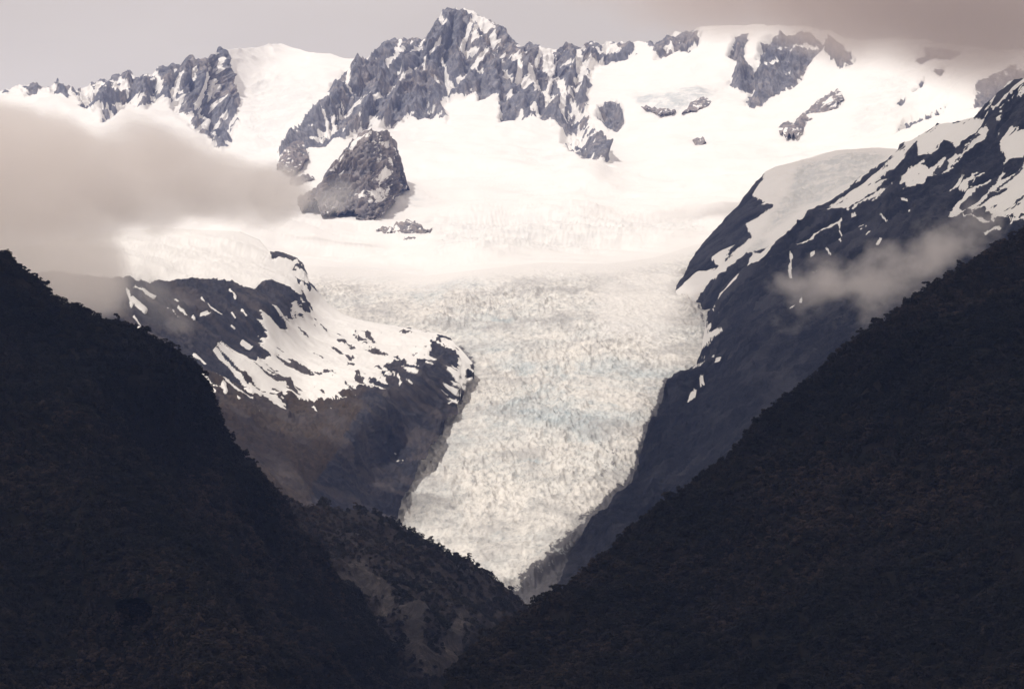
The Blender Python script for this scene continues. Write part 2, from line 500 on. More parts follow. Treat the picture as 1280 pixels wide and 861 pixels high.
jit = fbm((P[..., 0] - 0.4 * P[..., 2], P[..., 1] * 0.6, P[..., 2] * 0.7), 1 / 48.0, 5, 0.65, seed=5)
sd = sd_union(px, py, [R_LEFT, R_MAIN] + R_SMALL)
sd = sd + 5.5 * jit
rel_c = (relief - np.median(relief[sd > 0])) / (relief[sd > 0].std() + 1e-6)
solid = sd_union(px, py, [R_SMALL[2], R_SMALL[0], [(545, 30), (562, 12), (585, 14), (590, 60), (600, 90), (596, 108), (570, 116), (556, 90)], [(480, 60), (520, 55), (560, 60), (570, 110), (530, 140), (500, 145), (430, 170), (360, 190), (400, 140), (440, 90)], [(600, 120), (612, 90), (650, 150), (626, 150)]])
rib = [([(606, 72), (590, 88), (569, 108)], 3.2), ([(604, 62), (618, 79), (636, 99), (654, 122), (674, 146), (690, 160)], 2.2), ([(590, 26), (584, 44), (577, 61)], 2.4), ([(593, 38), (591, 52)], 2.0), ([(554, 72), (558, 91), (563, 108)], 2.0), ([(549, 57), (539, 67)], 2.2), ([(527, 62), (512, 76), (498, 88)], 1.8),
       ([(532, 76), (531, 97)], 1.6), ([(506, 98), (486, 116)], 2.4), ([(545, 101), (548, 108)], 1.6), ([(642, 74), (648, 96)], 3.2), ([(657, 80), (663, 96), (672, 116)], 4.5), ([(616, 42), (619, 49)], 2.6), ([(550, 16), (552, 26), (554, 37)], 2.6), ([(582, 10), (597, 22)], 2.6), ([(606, 26), (618, 31)], 1.6),
       ([(441, 131), (460, 126), (478, 119)], 2.6), ([(417, 146), (423, 158), (428, 170)], 2.4), ([(465, 146), (471, 158)], 2.2), ([(440, 72), (436, 90), (434, 106)], 2.2), ([(485, 86), (496, 72), (505, 60)], 1.6), ([(491, 111), (512, 95), (532, 81)], 1.6), ([(684, 64), (690, 84)], 7.0), ([(722, 66), (726, 84), (730, 100)], 4.0), ([(700, 100), (704, 122), (702, 140)], 3.5),
       ([(690, 96), (684, 130)], 2.5), ([(714, 126), (722, 140)], 2.2), ([(668, 130), (676, 138)], 2.5), ([(676, 62), (672, 76)], 3.0), ([(398, 140), (410, 152), (412, 166)], 1.8), ([(445, 150), (452, 160)], 1.6), ([(466, 66), (474, 80)], 1.5), ([(500, 50), (498, 66)], 1.6), ([(515, 52), (512, 68)], 1.6), ([(530, 50), (524, 60)], 1.4),
       ([(226, 96), (216, 118), (222, 134)], 3.0), ([(244, 84), (240, 104)], 2.2), ([(258, 96), (250, 124), (244, 140)], 3.5), ([(272, 100), (262, 122)], 3.0), ([(196, 92), (200, 112)], 2.4), ([(120, 112), (136, 116), (160, 106)], 3.0), ([(150, 100), (160, 112)], 2.2), ([(276, 74), (274, 90)], 1.6), ([(264, 144), (254, 160), (246, 168)], 3.0), ([(284, 122), (278, 128), (266, 132)], 2.4), ([(88, 112), (84, 120)], 1.6),
       ([(946, 62), (950, 84)], 2.0), ([(985, 72), (1004, 62), (1020, 58)], 1.6), ([(958, 84), (972, 76)], 1.5), ([(936, 118), (942, 106)], 1.2), ([(1006, 84), (1024, 76)], 1.6), ([(995, 60), (975, 66)], 1.2)]
ribd = np.full(px.shape, -25.0)
for pts_, w_ in rib: ribd = np.maximum(ribd, sd_line(px, py, pts_, w_))
ribd = ribd + 2.2 * fbm((P[..., 0], P[..., 1], P[..., 2]), 1 / 22.0, 3, seed=15)
crests = [[(575, 8), (590, 40), (606, 70), (640, 128), (668, 154)], [(565, 12), (550, 56), (528, 100), (505, 150)], [(606, 70), (590, 96), (572, 118)], [(606, 70), (614, 100), (622, 122)], [(475, 55), (440, 100), (395, 150), (352, 196)], [(500, 48), (472, 108), (432, 172)], [(525, 48), (508, 98), (474, 156)], [(575, 8), (568, 60), (574, 88)],
          [(623, 28), (650, 80), (672, 120)], [(662, 50), (668, 62)], [(709, 52), (716, 86), (705, 120), (688, 158)], [(741, 50), (734, 90), (728, 130), (756, 200)], [(275, 56), (285, 92), (299, 132)], [(280, 128), (298, 160), (276, 188)], [(237, 66), (226, 108), (240, 160), (262, 184)], [(256, 70), (246, 120)], [(163, 86), (138, 116), (116, 142)], [(182, 90), (178, 138)], [(72, 96), (80, 124)], [(205, 80), (208, 126)],
          [(935, 50), (922, 106)], [(1010, 46), (975, 100), (938, 140)], [(980, 50), (955, 90)], [(1040, 56), (1062, 90)], [(540, 36), (532, 70), (546, 120), (558, 152)], [(645, 50), (640, 90)]]
tent = np.zeros(px.shape)
for c_ in crests: tent = np.maximum(tent, np.clip((sd_line(px + 3 * jit, py + 3 * jit, c_, 16.0)) / 16.0, 0, 1))
rockv = np.clip(sd / 4.0, -1.5, 1.0) + np.where(sd > -1, 0.62 * rel_c + 0.8 * (tent - 0.5) + 1.5 * jit - 0.26, 0) + np.where(solid > 0, 0.30, -0.22)
small = sd_union(px, py, R_SMALL)
rockv = rockv + np.where(small > -0.5, 0.22 + 0.75 * (sstep(1100, 1130, px)), 0)
rockv = rockv - np.where(sd > -1, 2.4 * sstep(-0.8, 1.0, ribd), 0)
snow = 1 - sstep(-0.28, 0.28, rockv)
inrock = sstep(-4, 6, sd)
topfade = 0.35 + 0.65 * sstep(0, 14, py - py[:1])
fine = ridged((P[..., 0] - 0.5 * P[..., 2], P[..., 1] * 0.6, P[..., 2] * 0.6), 1 / 48.0, 4, 0.65, seed=44)
h = inrock * (105 * (relief - 0.42) + 80 * (tent - 0.4) * sstep(2, 20, py - py[:1]) + 42 * (fine - 0.4)) * (1 - 0.5 * sstep(-2, 2, ribd)) * topfade
big = fbm((P[..., 0], P[..., 1], P[..., 2]), 1 / 520.0, 4, seed=9)
h += (1 - inrock) * 64 * big
ice1 = sd_union(px, py, [[(545, 270), (620, 262), (720, 262), (800, 275), (880, 268), (880, 292), (780, 300), (700, 308), (620, 318), (545, 318)], [(320, 100), (345, 95), (400, 105), (390, 140), (350, 175), (310, 185), (300, 150)],
                         [(790, 115), (850, 112), (900, 112), (895, 130), (850, 140), (800, 136)], [(380, 335), (460, 330), (560, 345), (560, 360), (380, 360)], [(1080, 95), (1130, 92), (1150, 130), (1110, 160), (1060, 170)]])
ser = ridged((P[..., 0] * 0.7, P[..., 1] * 0.8, P[..., 2]), 1 / 60.0, 5, 0.68, seed=21)
ice_a = np.maximum(0.30 * sstep(-8, 10, ice1), 0.95 * sstep(-3, 5, sd_union(px, py, [[(792, 128), (800, 120), (830, 118), (850, 113), (884, 112), (898, 118), (890, 124), (860, 130), (848, 138), (800, 134)]])))
bands = ridged((P[..., 0] * 0.22 + 90 * fbm((P[..., 0], P[..., 1] * 0.4, P[..., 2]), 1 / 420.0, 3, seed=33), P[..., 1] * 0.42, P[..., 2] * 0), 1 / 150.0, 4, 0.6, seed=34)
where = sstep(-0.1, 0.35, fbm((P[..., 0] * 0.6, P[..., 1] * 0.25, P[..., 2]), 1 / 420.0, 3, seed=35))
ice_a = np.maximum(ice_a, 0.55 * where * sstep(0.45, 0.8, bands) * sstep(150, 200, py))
h -= (1 - inrock) * 10 * where * bands ** 2 * sstep(150, 200, py)
h += sstep(-14, 12, ice1) * (1 - inrock) * 18 * (ser - 0.4)
h += (1 - inrock) * 20 * (ridged((P[..., 0] * 0.45 + 120 * big, P[..., 1] * 0.8, P[..., 2]), 1 / 230.0, 4, 0.55, seed=31) - 0.3)
gt = line([(360, 330), (420, 334), (480, 338), (530, 345), (590, 338), (680, 328), (760, 330), (820, 322), (870, 306), (920, 300)])
gap = py - gt(px)
mid = sstep(330, 380, px) * (1 - sstep(890, 930, px))
h = h * (1 - mid * sstep(-22, -2, gap))
P = P + nrm * h[..., None]
P[..., 2] -= mid * np.clip(gap, 0, 60) * 1.6
# the crest continues down the far side
cutrow = int(NR * 0.0)
split = np.interp(px[0], [-150, 0, 120, 240, 300, 350, 420, 560, 640, 700, 770, 850, 950, 1060, 1180, 1430], [150, 150, 165, 195, 195, 215, 190, 160, 160, 195, 205, 190, 185, 182, 182, 170])
# resample rows so that one grid row runs along the split line
vi = np.array([np.interp(split[i], py[:, i], np.arange(NR)) for i in range(NC)])
NA = 190
def resample(A, rows_from, rows_to, n):
    k = np.linspace(0, 1, n)[:, None]
    f = rows_from[None, :] * (1 - k) + rows_to[None, :] * k
    i = np.clip(np.floor(f).astype(int), 0, NR - 2); t = f - i
    c = np.arange(A.shape[1])[None, :].repeat(n, 0)
    if A.ndim == 3: t = t[..., None]
    return A[i, c] * (1 - t) + A[i + 1, c] * t
zero = np.zeros(NC); last = np.full(NC, NR - 1.0)
PA, SA, IA = resample(P, zero, vi, NA), resample(snow, zero, vi, NA), resample(ice_a, zero, vi, NA)
PB, SB, IB = resample(P, vi, last, 170), resample(snow, vi, last, 170), resample(ice_a, vi, last, 170)
PA2, atA = add_back(PA, {'snow': SA, 'ice': IA}, 10, 900, 900)
link('mountain_range', mesh_from_grid('mountain_range', PA2, atA), M_range, kind='structure',
     label='jagged alpine range of blue-grey rock and snow with a central summit along the skyline')
link('snowfield', mesh_from_grid('snowfield', PB, {'snow': SB, 'ice': IB}), M_snow, kind='structure',
     label='wide bright white snowfield below the peaks feeding the glacier')

# ------------------------------------------------------------------ glacier
GL = Field([(300, 325, 12000), (600, 325, 12080), (750, 325, 12120), (920, 325, 12150), (300, 345, 11500), (600, 345, 11680), (750, 345, 11650), (920, 345, 11750), (650, 400, 10700), (540, 428, 10320), (900, 400, 10800), (450, 400, 10750),
            (650, 500, 9400), (500, 500, 9430), (860, 500, 9450), (650, 600, 8500), (780, 600, 8520), (480, 600, 8520), (650, 680, 7920), (650, 725, 7600), (560, 690, 7860), (720, 690, 7850), (480, 690, 7900), (800, 690, 7900),
            (650, 760, 7250), (720, 760, 7250), (560, 760, 7250)])
gx0, gx1 = 362, 915
NC2, NR2 = 520, 700
px, py, d, P, v = base_grid(gx0, gx1, NC2, gt, lambda x: np.full(x.shape, 765.0), NR2, lambda a, b: UP(a, b) * (1 - sstep(345, 400, b)) + GL(a, b) * sstep(345, 400, b))
X, Y, Z = P[..., 0], P[..., 1], P[..., 2]
warp = 60 * fbm((X, Y, Z), 1 / 300.0, 3, seed=3)
curve = 0.0009 * (X - 60) ** 2
s1 = ridged((X + 0.4 * warp, (Y + curve) * 0.34, Z * 0), 1 / 62.0, 5, 0.66, seed=61)
s2 = ridged((X, Y * 0.32, Z * 0), 1 / 22.0, 3, 0.65, seed=71)
swell = fbm((X * 0.9 + warp, (Y + curve) * 0.36, Z * 0), 1 / 190.0, 4, 0.6, seed=81)
rough = 0.35 + 0.75 * sstep(-0.25, 0.3, fbm((X * 1.3, Y * 0.4, Z * 0), 1 / 330.0, 4, seed=91))
fade = sstep(0, 44, py - gt(px[0])[None, :])
smoothpatch = sd_union(px, py, [[(750, 350), (850, 330), (850, 400), (820, 430), (750, 420)]])
calm = 1 - 0.7 * sstep(-20, 12, smoothpatch)
crev = ridged((X * 0.22 + 0.6 * warp, Y + 1.6 * curve + 2.2 * warp, Z * 0), 1 / 170.0, 4, 0.6, seed=111)
patch = sstep(-0.15, 0.30, fbm((X, Y * 0.35, Z * 0), 1 / 260.0, 3, seed=121))
h = fade * calm * (-15 * (crev ** 2) * patch + rough * (25 * (s1 - 0.35) + 12 * (s2 - 0.35)) + 20 * swell) + 6 * fade
toe = line([(560, 700), (600, 712), (627, 727), (650, 724), (668, 716), (690, 700), (720, 680), (760, 640)])
below = py - toe(px)
cliff = sstep(-2, 7, below)
h = h - 26 * cliff * sstep(560, 620, px)
P[..., 2] += h
dirt = sstep(-1, 5, below) * 1.0
edge_l = line([(493, 646), (506, 615), (518, 593), (529, 572), (540, 554), (551, 539), (556, 521), (574, 512), (577, 480), (592, 452), (575, 436)][::1])
for pts, w, k in [([(493, 646), (506, 615), (518, 593), (529, 572), (540, 554)], 5, 0.55), ([(574, 505), (578, 480), (592, 455), (575, 436)], 7, 0.62),
                  ([(686, 738), (704, 709), (719, 684), (737, 655), (762, 626), (784, 608), (798, 586), (806, 550), (822, 515), (835, 480)], 9, 0.85),
                  ([(655, 726), (690, 704), (715, 678), (745, 645)], 17, 0.68), ([(650, 728), (684, 718)], 9, 0.62), ([(752, 600), (765, 560), (770, 600), (780, 580)], 7, 0.42), ([(850, 356), (872, 380), (880, 410)], 4, 0.5)]:
    dirt = np.maximum(dirt, k * sstep(-w, w * 0.5, sd_line(px, py, pts, w * 0.5)))
blue = 0.35 + 0.65 * sstep(-20, 20, sd_union(px, py, [[(590, 440), (700, 450), (840, 470), (820, 540), (740, 560), (640, 540), (570, 560), (580, 480)], [(430, 340), (600, 350), (620, 400), (540, 400)]]))
gs = np.maximum(0.55 * sstep(-16, 10, smoothpatch), 0.95 * (1 - sstep(0, 34, py - gt(px[0])[None, :] + 14 * swell)))
link('glacier', mesh_from_grid('glacier', P, {'dirt': dirt, 'blue': blue, 'snow': gs, 'crev': (crev ** 2) * patch}), M_glacier, kind='structure',
     label='broken cream and pale blue glacier tongue descending between two rock walls to a dirty toe')

# ------------------------------------------------------------------ generic rock mass
def rock_mass(name, x0, x1, nc, top, bot, nr, field, mat, label, snow_polys=(), snow_lines=(), rock_polys=None, shear=0.0, vsq=0.5, amp=60, wave=170.0,
              back=(8, 500, 500), scrub_fn=None, kind='structure', cat=None, seed=0.0, edge=5.0, noise_snow=0.5, ice_polys=(), vpow=1.0, topamp=0.35, jitpx=4.0, group=None, front=None, inbias=0.25, dust=None, botfade=0.0, streak=1.0, solid_polys=(), sdir=None, samp=0.9):
    px, py, d, P, v = base_grid(x0, x1, nc, top, bot, nr, field, vpow)
    nrm = normals(smooth2(P, 5))
    if front is not None:
        nrm = nrm * (1 - front) + np.array([0, -1.0, 0.15]) * front
        nrm /= np.linalg.norm(nrm, axis=2, keepdims=True)
    q = (P[..., 0] + shear * P[..., 2], P[..., 1] * 0.7, P[..., 2] * vsq)
    r1 = ridged(q, 1 / wave, 6, 0.62, seed=seed)
    r2 = fbm((P[..., 0], P[..., 1], P[..., 2]), 1 / (wave * 2.2), 3, seed=seed + 3)
    r3 = ridged((P[..., 0] + 1.3 * shear * P[..., 2], P[..., 1] * 0.6, P[..., 2] * vsq * 0.7), 1 / (wave * 0.33), 4, 0.6, seed=seed + 8)
    relief = 0.6 * r1 + 0.4 * r3
    rc = (relief - relief.mean()) / relief.std()
    jit = fbm((q[0], P[..., 1] * 0.35, P[..., 2] * vsq * 0.5 / streak), 1 / (wave * 0.2), 4, 0.6, seed=seed + 5)
    if rock_polys is not None:                       # snow everywhere but on the listed rock
        s = sd_union(px, py, rock_polys) + jitpx * jit
        rv = np.clip(s / edge, -1.4, 1) + np.where(s > -2, noise_snow * rc + inbias, 0)
        snow = 1 - sstep(-0.25, 0.25, rv)
    else:                                             # rock everywhere but under the listed snow
        s = sd_union(px, py, snow_polys) + jitpx * jit
        sv = np.clip(s / edge, -1.4, 1) - np.where(s > -2, noise_snow * rc, 0) + np.where(s > -2, inbias, 0)
        snow = sstep(-0.25, 0.25, sv)
        if snow_lines:
            l = np.full(px.shape, -25.0)
            for pts, w in snow_lines: l = np.maximum(l, sd_line(px, py, pts, w))
            snow = np.maximum(snow, sstep(-0.6, 0.6, l + 1.6 * jit))
    if dust is not None:
        dn = fbm((P[..., 0] + 1.4 * shear * P[..., 2], P[..., 1] * 0.5, P[..., 2] * 0.45), 1 / (wave * 0.25), 4, 0.65, seed=seed + 55)
        snow = np.maximum(snow, sstep(-0.12, 0.12, dn * 1.6 - 0.22 * rc - dust))
    if sdir is not None:
        st = fbm(((sdir * P[..., 0] + P[..., 2]) * 1.0, P[..., 1] * 0.12, (P[..., 0] - sdir * P[..., 2]) * 0.11), 1 / (wave * 0.17), 5, 0.62, seed=seed + 61)
        st = st / st.std()
        tone = st
    else:
        tone = rc
    if sdir is not None and rock_polys is None:
        s0 = sd_union(px, py, snow_polys)
        sv = np.clip((s0 + 7.0 * st) / 5.0, -1.4, 1) + inbias - samp * st * sstep(-4, 6, s0) - 0.25 * rc
        snow2 = sstep(-0.2, 0.2, sv)
        ss = sd_union(px, py, solid_polys) + 2.5 * jit
        snow2 = np.maximum(snow2, sstep(-1, 1, ss))
        l2 = np.full(px.shape, -25.0)
        for pts, w in snow_lines: l2 = np.maximum(l2, sd_line(px, py, pts, w))
        snow = np.maximum(snow2, sstep(-0.6, 0.6, l2 + 1.0 * jit))
    topf = topamp + (1 - topamp) * sstep(0, 16, py - py[:1])
    rockness = 1 - 0.75 * smooth2(snow[..., None], 3)[..., 0]
    h = amp * (relief - 0.4) * topf * rockness + amp * 0.7 * r2 * topf
    if botfade:
        h = h * (0.1 + 0.9 * sstep(0, botfade, py[-1:] - py))
    if ice_polys:
        ic = sd_union(px, py, ice_polys)
        ser = ridged((P[..., 0], P[..., 1] * 0.7, P[..., 2]), 1 / 55.0, 4, 0.6, seed=seed + 21)
        h += sstep(-8, 8, ic) * 22 * (ser - 0.4)
    P = P + nrm * h[..., None]
    at = {'snow': snow, 'ice': 0.6 * sstep(-6, 6, ic) if ice_polys else np.zeros(px.shape)}
    at['tone'] = np.clip(0.5 + 0.22 * tone, 0, 1)
    at['scrub'] = scrub_fn(px, py, relief) if scrub_fn else np.zeros(px.shape)
    P2, at = add_back(P, at, *back, seed=seed)
    return link(name, mesh_from_grid(name, P2, at), mat, label=label, kind=kind, cat=cat, group=group), P

# ridge behind the right wall, with its hanging glacier
BR = Field([(845, 356, 11300), (862, 329, 11650), (870, 314, 11850), (906, 270, 12100), (956, 215, 12450), (1024, 192, 12700), (1090, 185, 12600), (1145, 188, 12300),
            (860, 385, 11200), (884, 410, 10850), (900, 430, 10600), (880, 375, 11000), (950, 340, 10700), (1000, 290, 11000), (1050, 260, 11150), (1000, 240, 11900), (1060, 215, 11900), (940, 290, 11400), (900, 330, 11100), (1145, 240, 11200), (1000, 340, 10600)])
rock_mass('ridge', 846, 1146, 270, line([(846, 357), (855, 342), (862, 329), (870, 314), (889, 293), (906, 270), (923, 256), (936, 239), (956, 215), (968, 209), (983, 205), (1004, 198), (1024, 192), (1047, 187), (1090, 185), (1119, 186), (1146, 190)]),
          line([(846, 366), (860, 392), (884, 425), (900, 412), (930, 370), (960, 340), (1010, 295), (1050, 270), (1146, 240)]), 190, BR, M_wall,
          'sloping dark rock ridge carrying a pale hanging glacier at the right margin of the snowfield',
          rock_polys=[[(846, 362), (846, 352), (860, 325), (872, 308), (889, 290), (906, 267), (923, 252), (936, 235), (957, 212), (952, 226), (940, 243), (947, 252), (955, 253), (945, 262), (965, 258), (950, 268), (930, 281), (937, 288), (930, 300), (915, 312), (905, 322), (918, 303), (905, 308), (888, 322), (896, 330), (884, 338), (872, 342), (862, 350)],
                      [(884, 352), (900, 345), (915, 330), (930, 318), (938, 316), (935, 330), (915, 348), (900, 365), (890, 385), (878, 392), (870, 372)],
                      [(1045, 250), (1062, 235), (1080, 222), (1095, 213), (1088, 226), (1070, 245), (1058, 256)], [(940, 310), (958, 305), (950, 315)]],
          shear=-0.7, amp=34, wave=120, seed=101, ice_polys=[[(1000, 205), (1060, 192), (1110, 195), (1090, 212), (1060, 230), (1030, 248), (1000, 258), (975, 275), (950, 290), (985, 240)], [(900, 345), (930, 315), (950, 295), (960, 300), (930, 325)]], jitpx=2.5, noise_snow=0.35, edge=3)

# dark right wall of the valley
RW = Field([(686, 738, 7400), (737, 655, 7930), (784, 608, 8330), (806, 550, 8780), (835, 472, 9560), (872, 452, 9800), (880, 400, 10250), (905, 365, 10400), (943, 331, 10350), (1003, 273, 10700), (1065, 229, 10900), (1129, 177, 11000), (1200, 151, 10700),
            (1262, 103, 10300), (1430, 60, 9300), (900, 430, 9500), (900, 500, 8700), (850, 560, 8450), (1000, 400, 9000), (1000, 500, 7850), (1100, 300, 9500), (1100, 420, 7950), (1180, 260, 9400), (1262, 230, 9000), (1262, 310, 8000), (1430, 300, 7200),
            (750, 690, 7500), (800, 640, 7750), (860, 610, 7700), (950, 560, 7450), (720, 730, 7250), (700, 780, 7000), (1000, 560, 7200), (1262, 400, 6900), (1430, 420, 6300), (1040, 330, 9750), (960, 400, 9300)])
RH_TOP = [(560, 848), (567, 841), (578, 828), (596, 810), (632, 781), (657, 763), (672, 754), (686, 742), (704, 732), (719, 722), (741, 705), (766, 687), (791, 666), (809, 655), (827, 640), (856, 617), (878, 593), (907, 575), (929, 554), (958, 522), (985, 502),
          (1011, 482), (1038, 459), (1059, 442), (1089, 418), (1109, 403), (1129, 386), (1150, 371), (1166, 361), (1183, 351), (1200, 342), (1217, 334), (1234, 321), (1247, 315), (1262, 307), (1330, 275), (1440, 240)]
rh = line(RH_TOP)
W_TOP = line([(682, 745), (686, 738), (704, 709), (719, 684), (737, 655), (762, 626), (784, 608), (798, 586), (806, 550), (818, 519), (830, 492), (835, 472), (848, 462), (868, 453), (874, 440), (880, 418), (884, 392), (905, 365), (925, 345), (943, 331), (962, 314), (975, 300), (1003, 273), (1014, 263), (1038, 252),
              (1050, 243), (1065, 229), (1078, 220), (1092, 215), (1104, 204), (1116, 192), (1124, 180), (1130, 176), (1140, 174), (1153, 167), (1170, 158), (1200, 151), (1217, 147), (1227, 134), (1247, 118), (1262, 103), (1330, 80), (1440, 50)])
W_SNOW = [[(1141, 176), (1153, 165), (1170, 156), (1200, 149), (1217, 145), (1227, 132), (1247, 115), (1264, 100), (1300, 85), (1290, 105), (1262, 128), (1248, 138), (1238, 130), (1226, 140), (1224, 158), (1226, 170), (1212, 180), (1204, 194), (1192, 192), (1196, 186), (1180, 179), (1168, 186), (1160, 186), (1152, 190), (1142, 188)],
          [(1128, 217), (1138, 204), (1152, 202), (1162, 207), (1178, 202), (1192, 199), (1192, 212), (1180, 222), (1178, 214), (1164, 216), (1158, 230), (1144, 238), (1138, 232), (1128, 228)],
          [(1205, 236), (1222, 225), (1244, 218), (1266, 210), (1300, 200), (1300, 280), (1262, 272), (1238, 268), (1214, 258), (1194, 256)],
          [(1248, 178), (1264, 164), (1300, 150), (1300, 190), (1266, 200), (1248, 214), (1254, 196)],
          [(1040, 258), (1060, 240), (1080, 226), (1098, 213), (1090, 234), (1072, 258), (1066, 270), (1056, 268), (1046, 270)],
          [(862, 380), (880, 376), (888, 388), (878, 402), (884, 410), (880, 424), (874, 436), (862, 440)], [(1119, 200), (1122, 197), (1122, 204)]]
W_LINES = [([(995, 312), (1020, 300), (1042, 288), (1055, 279)], 1.0), ([(990, 322), (988, 332), (986, 342)], 1.5), ([(1018, 342), (1030, 336), (1038, 327)], 1.6), ([(1014, 318), (1017, 314)], 1.8), ([(1098, 306), (1102, 301)], 1.8),
           ([(1091, 296), (1094, 293)], 1.3), ([(985, 383), (993, 377), (1001, 369)], 0.9), ([(856, 504), (866, 494), (873, 486), (877, 474), (882, 463)], 1.9), ([(882, 463), (890, 453), (900, 441)], 1.1), ([(1136, 262), (1138, 266)], 1.8), ([(1051, 283), (1050, 300)], 0.8), ([(1033, 310), (1035, 313)], 1.0),
           ([(1160, 240), (1161, 243)], 1.4), ([(1176, 280), (1186, 274)], 1.5), ([(1100, 268), (1108, 274)], 1.0), ([(1130, 253), (1135, 253)], 0.9), ([(896, 358), (902, 354)], 1.5), ([(900, 367), (903, 364)], 1.2), ([(1200, 255), (1215, 246)], 1.2), ([(1205, 270), (1225, 276), (1245, 274)], 1.0), ([(1230, 290), (1250, 284)], 0.9)]
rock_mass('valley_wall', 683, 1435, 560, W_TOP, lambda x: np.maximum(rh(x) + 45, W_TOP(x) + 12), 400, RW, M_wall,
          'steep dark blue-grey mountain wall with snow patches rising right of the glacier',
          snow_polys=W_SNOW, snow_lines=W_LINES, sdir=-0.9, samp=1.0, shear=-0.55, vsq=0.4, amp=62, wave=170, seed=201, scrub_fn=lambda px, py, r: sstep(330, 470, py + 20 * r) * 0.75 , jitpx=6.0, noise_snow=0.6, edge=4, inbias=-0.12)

# left buttress
LB = Field([(-80, 330, 9300), (60, 320, 9300), (130, 290, 10300), (200, 285, 10800), (300, 289, 11000), (345, 314, 10800), (380, 330, 10700), (401, 371, 10450), (450, 398, 10350), (500, 408, 10300), (545, 415, 10250), (565, 426, 9950), (591, 453, 9680),
            (165, 346, 9150), (250, 353, 9500), (320, 356, 9700), (374, 366, 10000), (200, 400, 8800), (300, 430, 9050), (380, 430, 9500), (300, 500, 8350), (380, 500, 8850), (330, 560, 7950), (400, 600, 8000), (430, 560, 8170), (450, 520, 8500),
            (480, 490, 8900), (530, 450, 9500), (560, 450, 9600), (574, 500, 9270), (540, 520, 9060), (550, 540, 8830), (535, 560, 8640), (500, 560, 8760), (493, 650, 7990), (460, 600, 8300), (450, 660, 7850), (380, 680, 7500), (250, 600, 7500), (100, 450, 8400), (-80, 450, 8500), (100, 600, 7400)])
B_TOP = line([(-80, 318), (20, 312), (60, 304), (100, 296), (130, 290), (200, 285), (260, 286), (300, 289), (325, 300), (339, 316), (344, 314), (352, 316), (360, 316), (366, 320), (372, 321), (380, 330), (384, 345), (388, 353), (401, 371), (416, 384), (430, 391), (450, 398), (475, 403), (500, 408), (530, 412), (546, 415), (562, 424), (572, 434), (591, 452), (594, 458)])
B_BOT = line([(-80, 560), (300, 640), (380, 690), (470, 680), (490, 655), (500, 632), (512, 606), (528, 576), (540, 556), (552, 540), (557, 524), (572, 515), (577, 500), (577, 480), (588, 468), (594, 460)])
B_SOLID = [[(-80, 270), (130, 270), (300, 275), (336, 305), (338, 326), (345, 327), (352, 324), (362, 329), (372, 322), (374, 330), (366, 336), (374, 345), (376, 366), (364, 360), (353, 359), (327, 354), (318, 357), (303, 356), (290, 350), (279, 353), (262, 351), (249, 354), (219, 352), (188, 348), (178, 344), (165, 346), (100, 340), (-80, 345)],
           [(388, 356), (401, 371), (420, 385), (455, 398), (500, 408), (530, 414), (510, 420), (470, 418), (430, 410), (405, 398), (392, 376)]]
B_SNOW = [[(376, 340), (388, 356), (401, 372), (416, 384), (450, 396), (500, 406), (546, 413), (552, 426), (538, 436), (540, 450), (526, 446), (514, 458), (505, 448), (494, 440), (484, 452), (474, 476), (460, 474), (450, 484), (426, 492), (404, 497), (380, 500), (356, 494), (345, 486), (322, 476), (308, 462), (290, 452), (268, 438), (278, 430), (296, 440), (312, 452), (330, 444), (345, 440), (336, 418), (332, 400), (342, 398), (352, 410), (368, 404), (372, 396), (362, 384), (368, 376), (380, 390), (392, 388), (384, 370), (374, 366), (376, 352)],
          [(567, 429), (577, 438), (592, 452), (587, 466), (577, 478), (573, 470), (570, 452), (565, 440)], [(568, 478), (575, 484), (570, 490), (562, 480)]]
B_LINES = [([(252, 371), (262, 381), (279, 390)], 1.2), ([(224, 381), (232, 387), (239, 394)], 1.2), ([(168, 361), (180, 367), (192, 373)], 1.8), ([(165, 374), (176, 382), (183, 388)], 2.0), ([(175, 405), (183, 411)], 2.0), ([(246, 438), (254, 443), (259, 449)], 2.2),
           ([(247, 462), (258, 470), (268, 478), (280, 483)], 1.2), ([(252, 476), (260, 484), (268, 491)], 1.2), ([(271, 464), (285, 474), (300, 485), (318, 494)], 1.3), ([(268, 437), (290, 456), (312, 474), (330, 488)], 1.6), ([(279, 420), (296, 438), (318, 462)], 1.6), ([(253, 390), (262, 390)], 1.8), ([(286, 366), (294, 374)], 1.1), ([(303, 385), (309, 393)], 1.1),
           ([(208, 367), (215, 372)], 1.0), ([(222, 366), (226, 369)], 1.2), ([(291, 388), (296, 394)], 1.0), ([(214, 392), (223, 401)], 0.9), ([(203, 384), (209, 389)], 0.8), ([(243, 391), (246, 394)], 1.0), ([(280, 478), (283, 486)], 3.2), ([(296, 492), (299, 497)], 2.0), ([(304, 514), (318, 521)], 1.2), ([(316, 508), (325, 512)], 1.0), ([(292, 404), (296, 407)], 1.1),
           ([(170, 390), (180, 400)], 1.0), ([(158, 366), (166, 380)], 1.3), ([(306, 424), (316, 430)], 2.0), ([(370, 385), (390, 402)], 1.5), ([(372, 372), (396, 392)], 1.5), ([(392, 462), (398, 470)], 1.0), ([(510, 476), (514, 480)], 1.4), ([(497, 470), (500, 480)], 1.1), ([(552, 486), (560, 492)], 1.2), ([(560, 505), (570, 500)], 1.2), ([(476, 466), (472, 474)], 1.2)]
